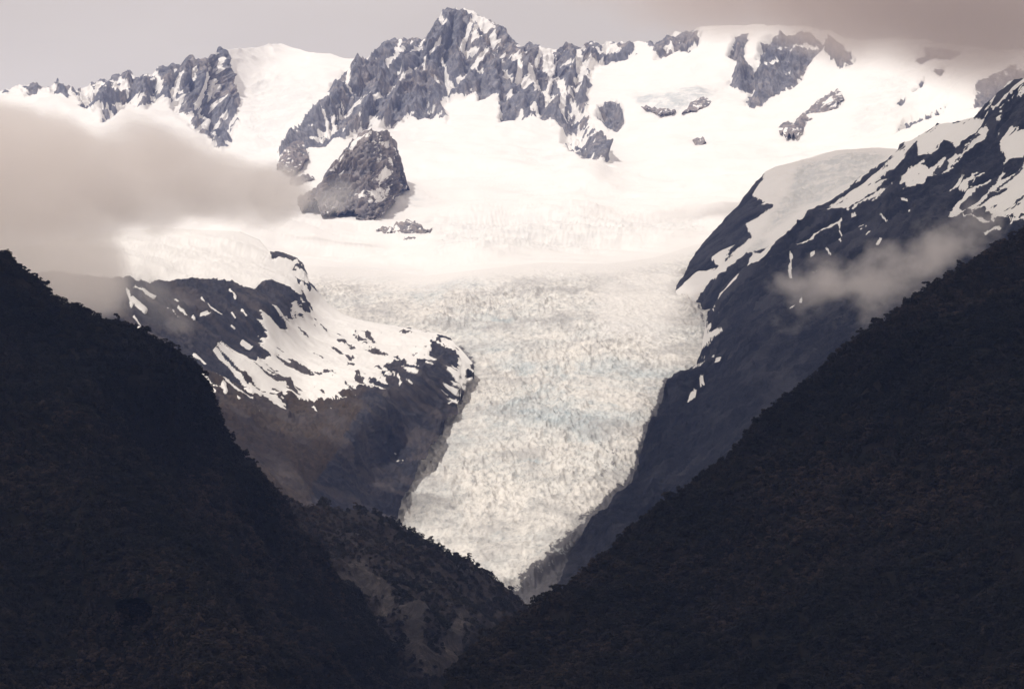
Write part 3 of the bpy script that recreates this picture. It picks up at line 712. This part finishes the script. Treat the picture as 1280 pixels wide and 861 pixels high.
rock_mass('buttress', -75, 593, 540, B_TOP, lambda x: np.maximum(B_BOT(x), B_TOP(x) + 2.5), 330, LB, M_buttress,
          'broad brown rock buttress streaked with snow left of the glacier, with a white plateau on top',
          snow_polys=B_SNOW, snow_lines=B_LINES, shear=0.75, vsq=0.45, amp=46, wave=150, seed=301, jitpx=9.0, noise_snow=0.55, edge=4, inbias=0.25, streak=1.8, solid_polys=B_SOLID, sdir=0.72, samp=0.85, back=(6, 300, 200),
          scrub_fn=lambda px, py, r: sstep(455, 520, py + 25 * r - 0.18 * (px - 400)) * 0.95 * (1 - sstep(-10, 20, (px - 440) + (py - 520) * 0.55)))  # scrub brown stops at the nose, putting lit and shaded sides into colour

# ------------------------------------------------------------------ rocks standing out of the snow (things of their own)
def outcrop(top, bot, label, steep=11.0, nc=70, nr=50, amp=26, wave=70.0, seed=0.0, rockp=None, snowp=(), shear=-0.3, name='rock_outcrop', lift=0.0, cover=0.42):
    tp, bt = jag(line(top), 2.6, 8.0, seed), jag(line(bot), 4.0 if nc > 80 else 1.8, 7.0 if nc > 80 else 11.0, seed + 2)
    a, b = max(min(t[0] for t in top), min(t[0] for t in bot)), min(max(t[0] for t in top), max(t[0] for t in bot))
    xm = 0.5 * (a + b)
    def fld(px, py):
        bb = bt(px)
        basey = np.interp(px, np.linspace(a, b, 9), [np.mean([bt(np.array(x + k)) for k in (-8, 0, 8)]) for x in np.linspace(a, b, 9)])
        d0 = UP(px, basey)
        sink = 100.0 * (1 - sstep(0.0, 5.0, bb - py))
        return sink + d0 - (110.0 if steep < 5 else 40.0) - lift + (basey - py) * steep
    return rock_mass(name, a, b, nc, tp, lambda x: np.maximum(bt(x), tp(x) + 0.6) + 1.0, nr, fld, M_outcrop, label, snow_polys=list(snowp), shear=shear, vsq=0.5, amp=amp, wave=wave, back=(5, 260, 150), kind=None, cat='rock', seed=seed,
              group=None, jitpx=2.0, noise_snow=0.7, edge=3, front=0.5, inbias=0.0, dust=cover, botfade=10.0)

NUN_SNOW = [[(440, 178), (452, 168), (466, 164), (458, 172), (446, 180), (436, 190)], [(462, 240), (476, 232), (485, 236), (486, 246), (472, 252), (462, 250)], [(476, 178), (486, 176), (484, 184)], [(478, 190), (494, 202), (492, 208), (480, 198)], [(444, 240), (452, 236), (448, 246)],
            [(466, 204), (474, 196), (470, 206)], [(410, 214), (432, 190), (436, 192), (414, 216)], [(470, 222), (480, 210), (488, 216), (476, 230)]]
outcrop([(372, 245), (376, 244), (396, 234), (409, 213), (421, 199), (432, 185), (440, 175), (451, 166), (465, 161), (472, 164), (484, 163), (493, 174), (501, 195), (507, 218), (511, 236), (513, 240)],
        [(372, 247), (377, 265), (386, 262), (396, 255), (402, 272), (410, 270), (417, 263), (421, 269), (432, 268), (442, 267), (448, 276), (457, 278), (466, 273), (474, 274), (486, 260), (497, 249), (500, 240), (509, 241), (513, 242)],
        'large rounded brown-grey rock pyramid standing alone out of the snowfield below the summit', nc=190, nr=150, amp=80, wave=70, shear=-0.55, seed=401, snowp=NUN_SNOW, steep=4.5, name='rock_pyramid', cover=0.62)
outcrop([(470, 286), (478, 283), (490, 285), (496, 278), (503, 279), (509, 275), (520, 278), (532, 285), (545, 285), (546, 287)], [(470, 288), (480, 297), (490, 296), (497, 303), (506, 306), (515, 305), (530, 297), (540, 292), (546, 288)],
        'small ribbed brown rock island in the snow just below the rock pyramid', seed=411, amp=30, wave=50, nc=90, nr=50, snowp=[[(490, 290), (496, 282), (500, 290), (496, 296)], [(520, 294), (530, 290), (534, 296), (522, 300)], [(484, 286), (488, 284), (488, 296), (485, 296)]])
outcrop([(800, 134), (806, 133), (820, 136), (843, 137), (845, 139)], [(800, 136), (808, 141), (825, 147), (843, 145), (845, 141)], 'long low dark rock band under the pale blue ice cliff', seed=421, amp=12, wave=30, nc=50, nr=20)
outcrop([(851, 144), (862, 130), (875, 121), (884, 124), (892, 127), (894, 129)], [(851, 146), (860, 144), (872, 142), (882, 138), (894, 130)], 'grey rock knob beside the end of the pale blue ice cliff', seed=431, amp=16, wave=40, nc=50, nr=30, snowp=[[(868, 134), (876, 130), (874, 138)]])
outcrop([(865, 176), (870, 174), (880, 173), (883, 177)], [(865, 178), (870, 189), (876, 185), (883, 179)], 'tiny dark rock alone in smooth snow below the ice cliff', seed=441, amp=8, wave=30, nc=26, nr=20)
outcrop([(970, 166), (976, 155), (984, 153), (993, 153), (1004, 142), (1013, 135), (1023, 124), (1036, 118), (1047, 112), (1054, 120), (1056, 126)], [(970, 168), (978, 172), (984, 174), (997, 175), (1008, 163), (1017, 152), (1034, 145), (1046, 136), (1056, 127)],
        'slanting brown and blue-grey rock rib in the snow below the clouded cliffs', seed=451, amp=30, wave=60, nc=100, nr=60, snowp=[[(976, 166), (984, 156), (982, 170)], [(1026, 128), (1044, 122), (1030, 134)]])
outcrop([(346, 206), (352, 190), (366, 178), (378, 176), (384, 190), (386, 200)], [(346, 209), (356, 218), (366, 217), (376, 209), (386, 202)], 'brown rounded rock shoulder at the foot of the long left spur of the summit', seed=461, amp=26, wave=60, nc=60, nr=50)
outcrop([(362, 226), (372, 220), (384, 218), (391, 220), (393, 223)], [(362, 232), (370, 242), (376, 240), (384, 232), (393, 225)], 'low brown rock between the rock pyramid and the cloud bank', seed=471, amp=14, wave=40, nc=40, nr=30)

# ------------------------------------------------------------------ near hills
HILLS = {}
def hill(name, x0, x1, nc, top, bot, nr, field, mat, label, amp=18, wave=160.0, seed=0.0, back=(8, 500, 330), shear=0.0, scrub=None):
    px, py, d, P, v = base_grid(x0, x1, nc, top, bot, nr, field)
    nrm = normals(smooth2(P, 3))
    q = (P[..., 0] + shear * P[..., 2], P[..., 1], P[..., 2] * 0.6)
    r = ridged(q, 1 / wave, 4, 0.5, seed=seed)
    r2 = fbm(q, 1 / 45.0, 3, seed=seed + 4)
    tf = 0.25 + 0.75 * sstep(0, 25, py - py[:1])
    P = P + nrm * ((amp * (r - 0.45) + 0.16 * amp * r2) * tf)[..., None]
    at = {'snow': np.zeros(px.shape), 'scrub': scrub(px, py, r) if scrub else np.ones(px.shape)}
    P2, at2 = add_back(P, at, *back, seed=seed)
    link(name, mesh_from_grid(name, P2, at2), mat, kind='structure', label=label)
    HILLS[name] = (P2, px, py, at2, back[0])

LH_TOP = line([(-140, 262), (-60, 290), (11, 322), (20, 337), (34, 346), (47, 357), (51, 368), (67, 379), (87, 387), (108, 396), (125, 403), (141, 401), (158, 408), (178, 412), (188, 420), (209, 432), (229, 447), (242, 460), (251, 476), (266, 491), (276, 514), (286, 538), (297, 559), (304, 573), (325, 588), (340, 606), (354, 625), (361, 646), (376, 671),
               (394, 693), (412, 715), (425, 726), (450, 740), (464, 769), (482, 801), (511, 819), (520, 840), (535, 870)])
LH = Field([(-140, 262, 4350), (11, 322, 4450), (67, 379, 4450), (141, 401, 4500), (209, 432, 4550), (251, 476, 4650), (297, 559, 4750), (354, 625, 4850), (412, 715, 4900), (464, 769, 4950), (520, 840, 4950),
            (-140, 600, 3700), (-140, 890, 3250), (11, 600, 3800), (11, 890, 3350), (126, 604, 3850), (173, 647, 3820), (224, 684, 3800), (260, 716, 3790), (289, 756, 3770), (322, 803, 3740), (365, 839, 3730), (100, 720, 3600), (200, 800, 3550), (200, 890, 3400),
            (180, 560, 4330), (230, 600, 4400), (270, 650, 4420), (320, 720, 4400), (360, 780, 4370), (410, 839, 4330), (120, 480, 4200), (60, 460, 4180), (300, 620, 4550), (380, 740, 4600), (440, 800, 4620), (420, 890, 4150), (380, 890, 3800), (535, 890, 4700)])
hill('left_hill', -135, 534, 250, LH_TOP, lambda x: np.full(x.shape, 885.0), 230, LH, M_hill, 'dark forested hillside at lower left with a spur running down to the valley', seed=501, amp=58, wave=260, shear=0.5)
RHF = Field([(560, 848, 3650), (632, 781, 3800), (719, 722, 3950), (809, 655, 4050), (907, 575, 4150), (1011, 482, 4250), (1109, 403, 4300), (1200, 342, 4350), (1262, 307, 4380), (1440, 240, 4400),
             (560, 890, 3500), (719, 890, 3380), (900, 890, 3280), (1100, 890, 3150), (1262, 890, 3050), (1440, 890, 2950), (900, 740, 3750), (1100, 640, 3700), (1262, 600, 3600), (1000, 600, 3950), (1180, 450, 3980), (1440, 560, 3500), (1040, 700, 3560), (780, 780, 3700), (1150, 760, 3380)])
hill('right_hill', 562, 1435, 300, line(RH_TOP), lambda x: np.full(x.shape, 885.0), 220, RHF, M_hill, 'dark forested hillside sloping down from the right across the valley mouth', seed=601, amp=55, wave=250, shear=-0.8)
MS_TOP = line([(330, 600), (352, 620), (374, 629), (392, 634), (405, 628), (414, 636), (435, 638), (457, 638), (468, 640), (490, 649), (515, 661), (540, 676), (565, 692), (591, 703), (612, 715), (627, 728), (641, 742), (656, 759), (668, 776), (690, 800)])
MS = Field([(330, 600, 5500), (405, 628, 5600), (468, 640, 5700), (540, 676, 5750), (612, 715, 5800), (656, 759, 5800), (690, 800, 5800), (420, 720, 5250), (500, 720, 5300), (560, 760, 5250), (500, 800, 5000), (560, 840, 4950), (620, 800, 5350), (450, 800, 5050), (600, 890, 5000), (400, 890, 4800), (690, 890, 5300),
            (480, 760, 5230), (530, 780, 5050)])
hill('middle_spur', 332, 690, 210, MS_TOP, lambda x: np.full(x.shape, 885.0), 180, MS, M_spur, 'brown scree and scrub spur in front of the glacier toe between the two forested hills', seed=701, amp=34, wave=120, shear=0.35, back=(8, 700, 430),
     scrub=lambda px, py, r: np.clip(0.78 - 0.75 * np.maximum(sstep(-14, 10, sd_union(px, py, [[(425, 705), (450, 700), (470, 720), (490, 750), (480, 770), (455, 735)], [(500, 760), (520, 750), (530, 800), (560, 840), (530, 845), (515, 810)], [(560, 800), (575, 770), (580, 800), (575, 840), (555, 840)]])), 0.2 * sstep(0.3, 0.6, r)), 0, 1))

# ------------------------------------------------------------------ trees
def crown_mesh(name, seed, r=4.6, h=6.4, clumps=17, leaves=38):
    rg = np.random.default_rng(seed)
    V = []; Q = []
    for k in range(clumps):
        a = rg.uniform(0, 2 * math.pi); e = rg.uniform(-0.55, 1.0)
        rr = r * math.sqrt(max(0.0, 1 - e * e * 0.85)) * rg.uniform(0.45, 0.95)
        c = np.array([rr * math.cos(a), rr * math.sin(a), h * 0.75 + e * h * 0.72 * rg.uniform(0.75, 1.1)])
        cr = rg.uniform(1.1, 1.9) * r / 4.6
        for _ in range(leaves):
            n = rg.normal(size=3); n /= np.linalg.norm(n)
            if n[2] < -0.35: n[2] *= -1
            p = c + n * cr * rg.uniform(0.65, 1.0) * np.array([1, 1, 0.8])
            t = np.cross(n, rg.normal(size=3)); t /= np.linalg.norm(t); b = np.cross(n, t)
            n2 = n + rg.normal(size=3) * 0.45
            t = t - n2 * (t @ n2) / (n2 @ n2); b = np.cross(n2 / np.linalg.norm(n2), t)
            s = rg.uniform(0.34, 0.62) * r / 4.6
            i = len(V)
            V += [p - t * s - b * s * 0.7, p + t * s - b * s * 0.6, p + t * s * 0.8 + b * s * 0.8, p - t * s * 0.9 + b * s * 0.7]
            Q.append((i, i + 1, i + 2, i + 3))
    # inner mass so that the crown is not see-through everywhere
    me = mesh_from_arrays(name, np.array(V), np.array(Q), smooth=False)
    return me

def trunk_mesh(name, seed, h=5.2, r=4.6):
    rg = np.random.default_rng(seed)
    V = []; Q = []
    def limb(a, b, ra, rb, n=6):
        a = np.array(a, float); b = np.array(b, float); dd = b - a
        u = np.cross(dd, [0.3, 0.2, 1.0]) if abs(dd[0]) + abs(dd[1]) > 1e-3 else np.array([1.0, 0, 0]); u /= np.linalg.norm(u)
        w = np.cross(dd, u); w /= np.linalg.norm(w)
        i = len(V)
        for c, rr in ((a, ra), (b, rb)):
            for k in range(n):
                t = 2 * math.pi * k / n
                V.append(c + u * rr * math.cos(t) + w * rr * math.sin(t))
        for k in range(n):
            Q.append((i + k, i + (k + 1) % n, i + n + (k + 1) % n, i + n + k))
    limb((0, 0, -2.0), (0.1, 0, h * 0.6), 0.42, 0.3)
    for k in range(5):
        a = k * 1.257 + rg.uniform(-0.3, 0.3)
        limb((0.1, 0, h * rg.uniform(0.4, 0.58)), (math.cos(a) * r * 0.6, math.sin(a) * r * 0.6, h * rg.uniform(0.85, 1.2)), 0.2, 0.07, 5)
    return mesh_from_arrays(name, np.array(V), np.array(Q), smooth=True)

CROWNS = [crown_mesh('crown_mesh', 900 + i, r=4.6 + 0.5 * (i % 3 - 1), h=6.2 + 1.2 * (i % 2)) for i in range(5)]
for me in CROWNS: me.materials.append(M_leaf)
TRUNK = trunk_mesh('trunk_mesh', 950); TRUNK.materials.append(M_bark)
src = bpy.data.collections.new('forest_tree_shapes')          # only a source for the forest nodes, not in the scene
for i, me in enumerate(CROWNS):
    src.objects.link(bpy.data.objects.new('crown_shape', me))

def forest(name, hname, n, smin, smax, label, keep=None, toprows=0):
    P2, px, py, at, nb = HILLS[hname]
    A = P2[max(nb - 2, 0):]
    r, c = A.shape[:2]
    e1 = A[1:, :-1] - A[:-1, :-1]; e2 = A[:-1, 1:] - A[:-1, :-1]
    area = np.linalg.norm(np.cross(e1, e2), axis=2)
    w = area.ravel() / area.sum()
    k = RNG.choice(len(w), n, p=w)
    i, j = k // (c - 1), k % (c - 1)
    f, g_ = RNG.random(n)[:, None], RNG.random(n)[:, None]
    pts = A[i, j] * (1 - f) * (1 - g_) + A[i + 1, j] * f * (1 - g_) + A[i, j + 1] * (1 - f) * g_ + A[i + 1, j + 1] * f * g_
    if keep is not None:
        sc_ = at['scrub'][max(nb - 2, 0):][i, j]
        m = keep(sc_, pts)
        pts = pts[m]; n = len(pts)
    pts = pts.copy(); pts[:, 2] -= 1.2
    me = bpy.data.meshes.new(name)
    me.from_pydata(pts.tolist(), [], [])
    cl = fbm((pts[:, 0], pts[:, 1], pts[:, 2]), 1 / 60.0, 3, seed=2)
    s = smin + (smax - smin) * np.clip(RNG.random(n) ** 1.6 * 0.8 + 0.5 * cl + 0.15, 0, 1)
    a = me.attributes.new('scl', 'FLOAT', 'POINT'); a.data.foreach_set('value', s.astype(np.float32))
    a = me.attributes.new('spin', 'FLOAT', 'POINT'); a.data.foreach_set('value', (RNG.random(n) * 6.283).astype(np.float32))
    o = link(name, me, None, kind='stuff', label=label)
    ng = bpy.data.node_groups.new(name + '_nodes', 'GeometryNodeTree')
    ng.interface.new_socket('Geometry', in_out='INPUT', socket_type='NodeSocketGeometry')
    ng.interface.new_socket('Geometry', in_out='OUTPUT', socket_type='NodeSocketGeometry')
    gi = ng.nodes.new('NodeGroupInput'); go = ng.nodes.new('NodeGroupOutput')
    ci = ng.nodes.new('GeometryNodeCollectionInfo'); ci.inputs['Collection'].default_value = src
    ci.inputs['Separate Children'].default_value = True; ci.inputs['Reset Children'].default_value = True
    ip = ng.nodes.new('GeometryNodeInstanceOnPoints'); ip.inputs['Pick Instance'].default_value = True
    ns = ng.nodes.new('GeometryNodeInputNamedAttribute'); ns.data_type = 'FLOAT'; ns.inputs['Name'].default_value = 'scl'
    nr_ = ng.nodes.new('GeometryNodeInputNamedAttribute'); nr_.data_type = 'FLOAT'; nr_.inputs['Name'].default_value = 'spin'
    cx = ng.nodes.new('ShaderNodeCombineXYZ')
    ng.links.new(gi.outputs[0], ip.inputs['Points']); ng.links.new(ci.outputs[0], ip.inputs['Instance'])
    ng.links.new(ns.outputs['Attribute'], ip.inputs['Scale'])
    ng.links.new(nr_.outputs['Attribute'], cx.inputs['Z']); ng.links.new(cx.outputs[0], ip.inputs['Rotation'])
    ng.links.new(ip.outputs[0], go.inputs[0])
    md = o.modifiers.new('trees', 'NODES'); md.node_group = ng
    return o

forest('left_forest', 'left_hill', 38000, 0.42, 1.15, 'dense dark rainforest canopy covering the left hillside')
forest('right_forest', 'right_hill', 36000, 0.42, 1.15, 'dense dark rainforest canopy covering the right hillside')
forest('spur_scrub', 'middle_spur', 14000, 0.3, 0.95, 'patchy dark scrub growing over the scree spur', keep=lambda s, p: RNG.random(len(p)) < np.clip((s - 0.35) * 1.8, 0.03, 0.9))

# single trees standing against what is behind the crests
def skyline_trees(hname, n, label, group, smin, smax, lo, hi):
    P2, px, py, at, nb = HILLS[hname]
    top = P2[nb]
    cols = np.where((px[0] > lo) & (px[0] < hi))[0]
    pick = np.sort(RNG.choice(cols, n, replace=False))
    for i, cidx in enumerate(pick):
        p = top[cidx]
        s = float(RNG.uniform(smin, smax))
        e = bpy.data.objects.new('tree', None)
        sc.collection.objects.link(e)
        e.empty_display_size = 1.0
        e.location = (float(p[0]), float(p[1]) - 1.0, float(p[2]) - 1.0)
        e.scale = (s, s, s * float(RNG.uniform(0.95, 1.3)))
        e.rotation_euler = (0, 0, float(RNG.uniform(0, 6.28)))
        e['label'] = label; e['category'] = 'tree'; e['group'] = group
        link('crown', CROWNS[int(RNG.integers(5))], M_leaf, parent=e)
        link('trunk', TRUNK, M_bark, parent=e)
skyline_trees('left_hill', 34, 'dark round-crowned tree on the crest of the left forested hill', 'trees along the left crest', 0.8, 1.45, 8, 420)
skyline_trees('right_hill', 44, 'dark round-crowned tree on the crest of the right forested hill', 'trees along the right crest', 0.7, 1.35, 590, 1275)
skyline_trees('middle_spur', 20, 'small dark tree on the crest of the scree spur before the glacier', 'trees along the spur crest', 0.5, 1.0, 400, 655)

# ------------------------------------------------------------------ clouds
def cloud_volume(name, label, blobs, density, noise_scale, noise_amp, thr, gain, col=(0.93, 0.9, 0.87), aniso=0.3, ysq=1.0, base=None, step=1.0, detail=4.0):
    """blobs: (column, row, metres, half width px, half height px, half depth m)"""
    cs = []
    for bx, by, dd, rx, ry, rd in blobs:
        x, y, z = unproject(bx, by, dd)
        cs.append((x, y, z, rx / F * dd, rd, ry / F * dd))
    cs = np.array(cs)
    lo = (cs[:, :3] - cs[:, 3:]).min(0); hi = (cs[:, :3] + cs[:, 3:]).max(0)
    m = bpy.data.materials.new(name + '_vapour'); m.use_nodes = True
    nt = m.node_tree; nt.nodes.clear()
    out = N(nt, 'ShaderNodeOutputMaterial')
    vol = N(nt, 'ShaderNodeVolumePrincipled')
    vol.inputs['Color'].default_value = (*col, 1); vol.inputs['Anisotropy'].default_value = aniso
    co = N(nt, 'ShaderNodeNewGeometry').outputs['Position']
    tot = None
    for x, y, z, rx, ry, rz in cs:
        a = N(nt, 'ShaderNodeVectorMath', operation='SUBTRACT'); nt.links.new(co, a.inputs[0]); a.inputs[1].default_value = (x, y, z)
        b = N(nt, 'ShaderNodeVectorMath', operation='MULTIPLY'); nt.links.new(a.outputs[0], b.inputs[0]); b.inputs[1].default_value = (1 / rx, 1 / ry, 1 / rz)
        dt = N(nt, 'ShaderNodeVectorMath', operation='DOT_PRODUCT'); nt.links.new(b.outputs[0], dt.inputs[0]); nt.links.new(b.outputs[0], dt.inputs[1])
        k = math_n(nt, 'MAXIMUM', math_n(nt, 'SUBTRACT', 1.0, dt.outputs['Value']), 0.0)
        tot = k if tot is None else math_n(nt, 'ADD', tot, k)
    no = noise_node(nt, co, 1 / noise_scale, detail, 0.6, (1, ysq, 1.25))
    cut = math_n(nt, 'MINIMUM', math_n(nt, 'MULTIPLY', tot, 3.0), 1.0)
    f = math_n(nt, 'ADD', tot, math_n(nt, 'MULTIPLY', math_n(nt, 'SUBTRACT', no, 0.5), noise_amp))
    f = math_n(nt, 'MULTIPLY', math_n(nt, 'SUBTRACT', f, thr), gain)
    f = math_n(nt, 'MINIMUM', math_n(nt, 'MAXIMUM', f, 0.0), 1.0)
    f = math_n(nt, 'MULTIPLY', f, cut)
    nt.links.new(math_n(nt, 'MULTIPLY', f, density), vol.inputs['Density'])
    nt.links.new(vol.outputs[0], out.inputs['Volume'])
    c = (lo + hi) / 2; hs = (hi - lo) / 2
    V = np.array([[sx, sy, sz] for sx in (-1, 1) for sy in (-1, 1) for sz in (-1, 1)], float) * hs
    Q = np.array([[0, 1, 3, 2], [4, 6, 7, 5], [0, 4, 5, 1], [2, 3, 7, 6], [0, 2, 6, 4], [1, 5, 7, 3]])
    me = mesh_from_arrays(name, V, Q, smooth=False)
    o = link(name, me, m, kind='stuff', label=label)
    o.location = c
    m.cycles.volume_step_rate = step
    return o

cloud_volume('cloud_bank', 'thick beige-grey cloud bank resting against the mountains behind the left hill',
             [(0, 245, 7600, 190, 120, 260), (120, 225, 7700, 150, 92, 250), (220, 225, 7800, 125, 80, 230), (310, 240, 7900, 95, 56, 200), (50, 330, 7500, 130, 85, 240), (115, 355, 7450, 85, 70, 200), (185, 175, 7900, 70, 46, 170), (-60, 200, 7600, 130, 110, 260), (30, 170, 7700, 100, 60, 220), (352, 240, 8000, 46, 44, 130)],
             0.0072, 170, 2.6, 0.40, 1.8, col=(0.985, 0.94, 0.915), detail=7.0, step=0.5)
cloud_volume('cloud_wisp', 'ragged grey wisp of cloud drifting in front of the dark right wall',
             [(972, 348, 7300, 50, 22, 80), (1030, 356, 7250, 84, 48, 150), (1090, 350, 7200, 96, 60, 170), (1145, 325, 7200, 92, 62, 160), (1195, 295, 7250, 76, 60, 160), (1225, 272, 7300, 54, 52, 130), (1085, 385, 7100, 80, 46, 120), (985, 388, 7300, 52, 44, 90)],
             0.015, 75, 4.2, 1.0, 0.8, col=(1.0, 0.955, 0.945), detail=8.0, step=0.3)
cloud_volume('cloud_deck', 'dark grey-brown cloud base lowering over the peaks at upper right',
             [(1000, -20, 13000, 230, 95, 400), (1150, -15, 12900, 220, 125, 450), (1300, 0, 12800, 190, 170, 500), (1090, 0, 12900, 150, 90, 400), (860, -25, 13000, 200, 80, 350), (1220, 30, 12800, 130, 95, 400)],
             0.0085, 230, 1.7, 0.20, 0.42, col=(0.73, 0.665, 0.63), detail=7.0, step=0.6)
cloud_volume('mist_veil', 'thin mist clinging to the lower left face of the rock pyramid',
             [(425, 242, 12500, 36, 26, 100), (395, 258, 12500, 40, 24, 100), (360, 235, 12500, 30, 30, 100)], 0.005, 110, 1.0, 0.4, 1.2)
cloud_volume('buttress_mist', 'thin mist drifting across the upper left of the snow-streaked buttress',
             [(205, 385, 8000, 50, 40, 100), (228, 408, 8000, 26, 16, 80), (180, 350, 8000, 40, 36, 100)], 0.0035, 110, 1.1, 0.35, 1.1)

# unseen cloud added overhead, outlined to keep near hills and right wall in shade
def unseen_shade_cloud():
    def over(px, py, d):                                  # where the ray from a ground point to the sun meets the cloud layer
        x, y, z = unproject(px, py, d); t = (4050 - z) / to_sun.z
        return (x + to_sun.x * t, y + to_sun.y * t)
    edge = [over(*q) for q in [(1090, 150, 12700), (960, 195, 12600), (868, 300, 12000), (852, 365, 10900), (882, 400, 10300), (876, 440, 9950), (840, 470, 9600), (808, 550, 8800), (760, 630, 8150), (696, 700, 7750), (668, 735, 7500), (700, 790, 4950), (520, 800, 5020), (420, 720, 5020), (330, 610, 5000), (250, 480, 5000), (-100, 300, 4900), (-900, 300, 4900)]]
    poly = np.array(edge + [(edge[-1][0], -1500), (2200, -1500), (2600, 11000)], float)
    xs = np.linspace(poly[:, 0].min() - 200, 2800, 160); ys = np.linspace(-1700, poly[:, 1].max() + 300, 240)
    X, Y = np.meshgrid(xs, ys)
    s = sd_poly(X, Y, poly, far=4000.0) + 60 * fbm((X, Y, X * 0), 1 / 500.0, 4, seed=77)
    t = np.clip(s / 260.0, 0, 1)
    n = fbm((X, Y, X * 0), 1 / 700.0, 5, seed=87)
    top = 4050 + np.sqrt(t) * (420 + 300 * n)
    bot = 4050 - np.sqrt(t) * (120 + 90 * n)
    idx = np.arange(X.size).reshape(X.shape)
    keep = (s[:-1, :-1] > -60) & (s[1:, 1:] > -60) & (s[:-1, 1:] > -60) & (s[1:, :-1] > -60)
    q = np.stack([idx[:-1, :-1], idx[:-1, 1:], idx[1:, 1:], idx[1:, :-1]], -1)[keep]
    V = np.concatenate([np.stack([X, Y, top], -1).reshape(-1, 3), np.stack([X, Y, bot - 1], -1).reshape(-1, 3)])
    Q = np.concatenate([q, (q + X.size)[:, ::-1]])
    used = np.unique(Q); remap = np.full(len(V), -1); remap[used] = np.arange(len(used))
    me = mesh_from_arrays('unseen_shade_cloud', V[used], remap[Q])
    m = mat_plain('shade_cloud_vapour', (0.55, 0.54, 0.53), (0.70, 0.69, 0.68), 1 / 500.0)
    nt = m.node_tree; bs = nt.nodes['Principled BSDF']; out = nt.nodes['Material Output']
    tr = N(nt, 'ShaderNodeBsdfTransparent'); mx = N(nt, 'ShaderNodeMixShader'); mx.inputs[0].default_value = 0.42   # thin enough for some sun to come through
    nt.links.new(tr.outputs[0], mx.inputs[1]); nt.links.new(bs.outputs[0], mx.inputs[2]); nt.links.new(mx.outputs[0], out.inputs['Surface'])
    link('unseen_shade_cloud', me, m, kind='stuff', label='unseen grey cloud layer added overhead to shade the near hills and right wall')
unseen_shade_cloud()

# ------------------------------------------------------------------ haze
hm = bpy.data.materials.new('haze_air'); hm.use_nodes = True
hn = hm.node_tree; hn.nodes.clear()
ho = N(hn, 'ShaderNodeOutputMaterial'); hv = N(hn, 'ShaderNodeVolumePrincipled')
hv.inputs['Color'].default_value = (0.32, 0.46, 1.0, 1)
hv.inputs['Density'].default_value = 1.4e-5
hv.inputs['Anisotropy'].default_value = 0.1
hn.links.new(hv.outputs[0], ho.inputs['Volume'])
V = np.array([[x, y, z] for x in (-10000, 10000) for y in (-2000, 22500) for z in (-30, 3500)], float)
Q = np.array([[0, 1, 3, 2], [4, 6, 7, 5], [0, 4, 5, 1], [2, 3, 7, 6], [0, 2, 6, 4], [1, 5, 7, 3]])
link('haze', mesh_from_arrays('haze', V, Q, smooth=False), hm, kind='stuff', label='thin blue haze filling the valley air')
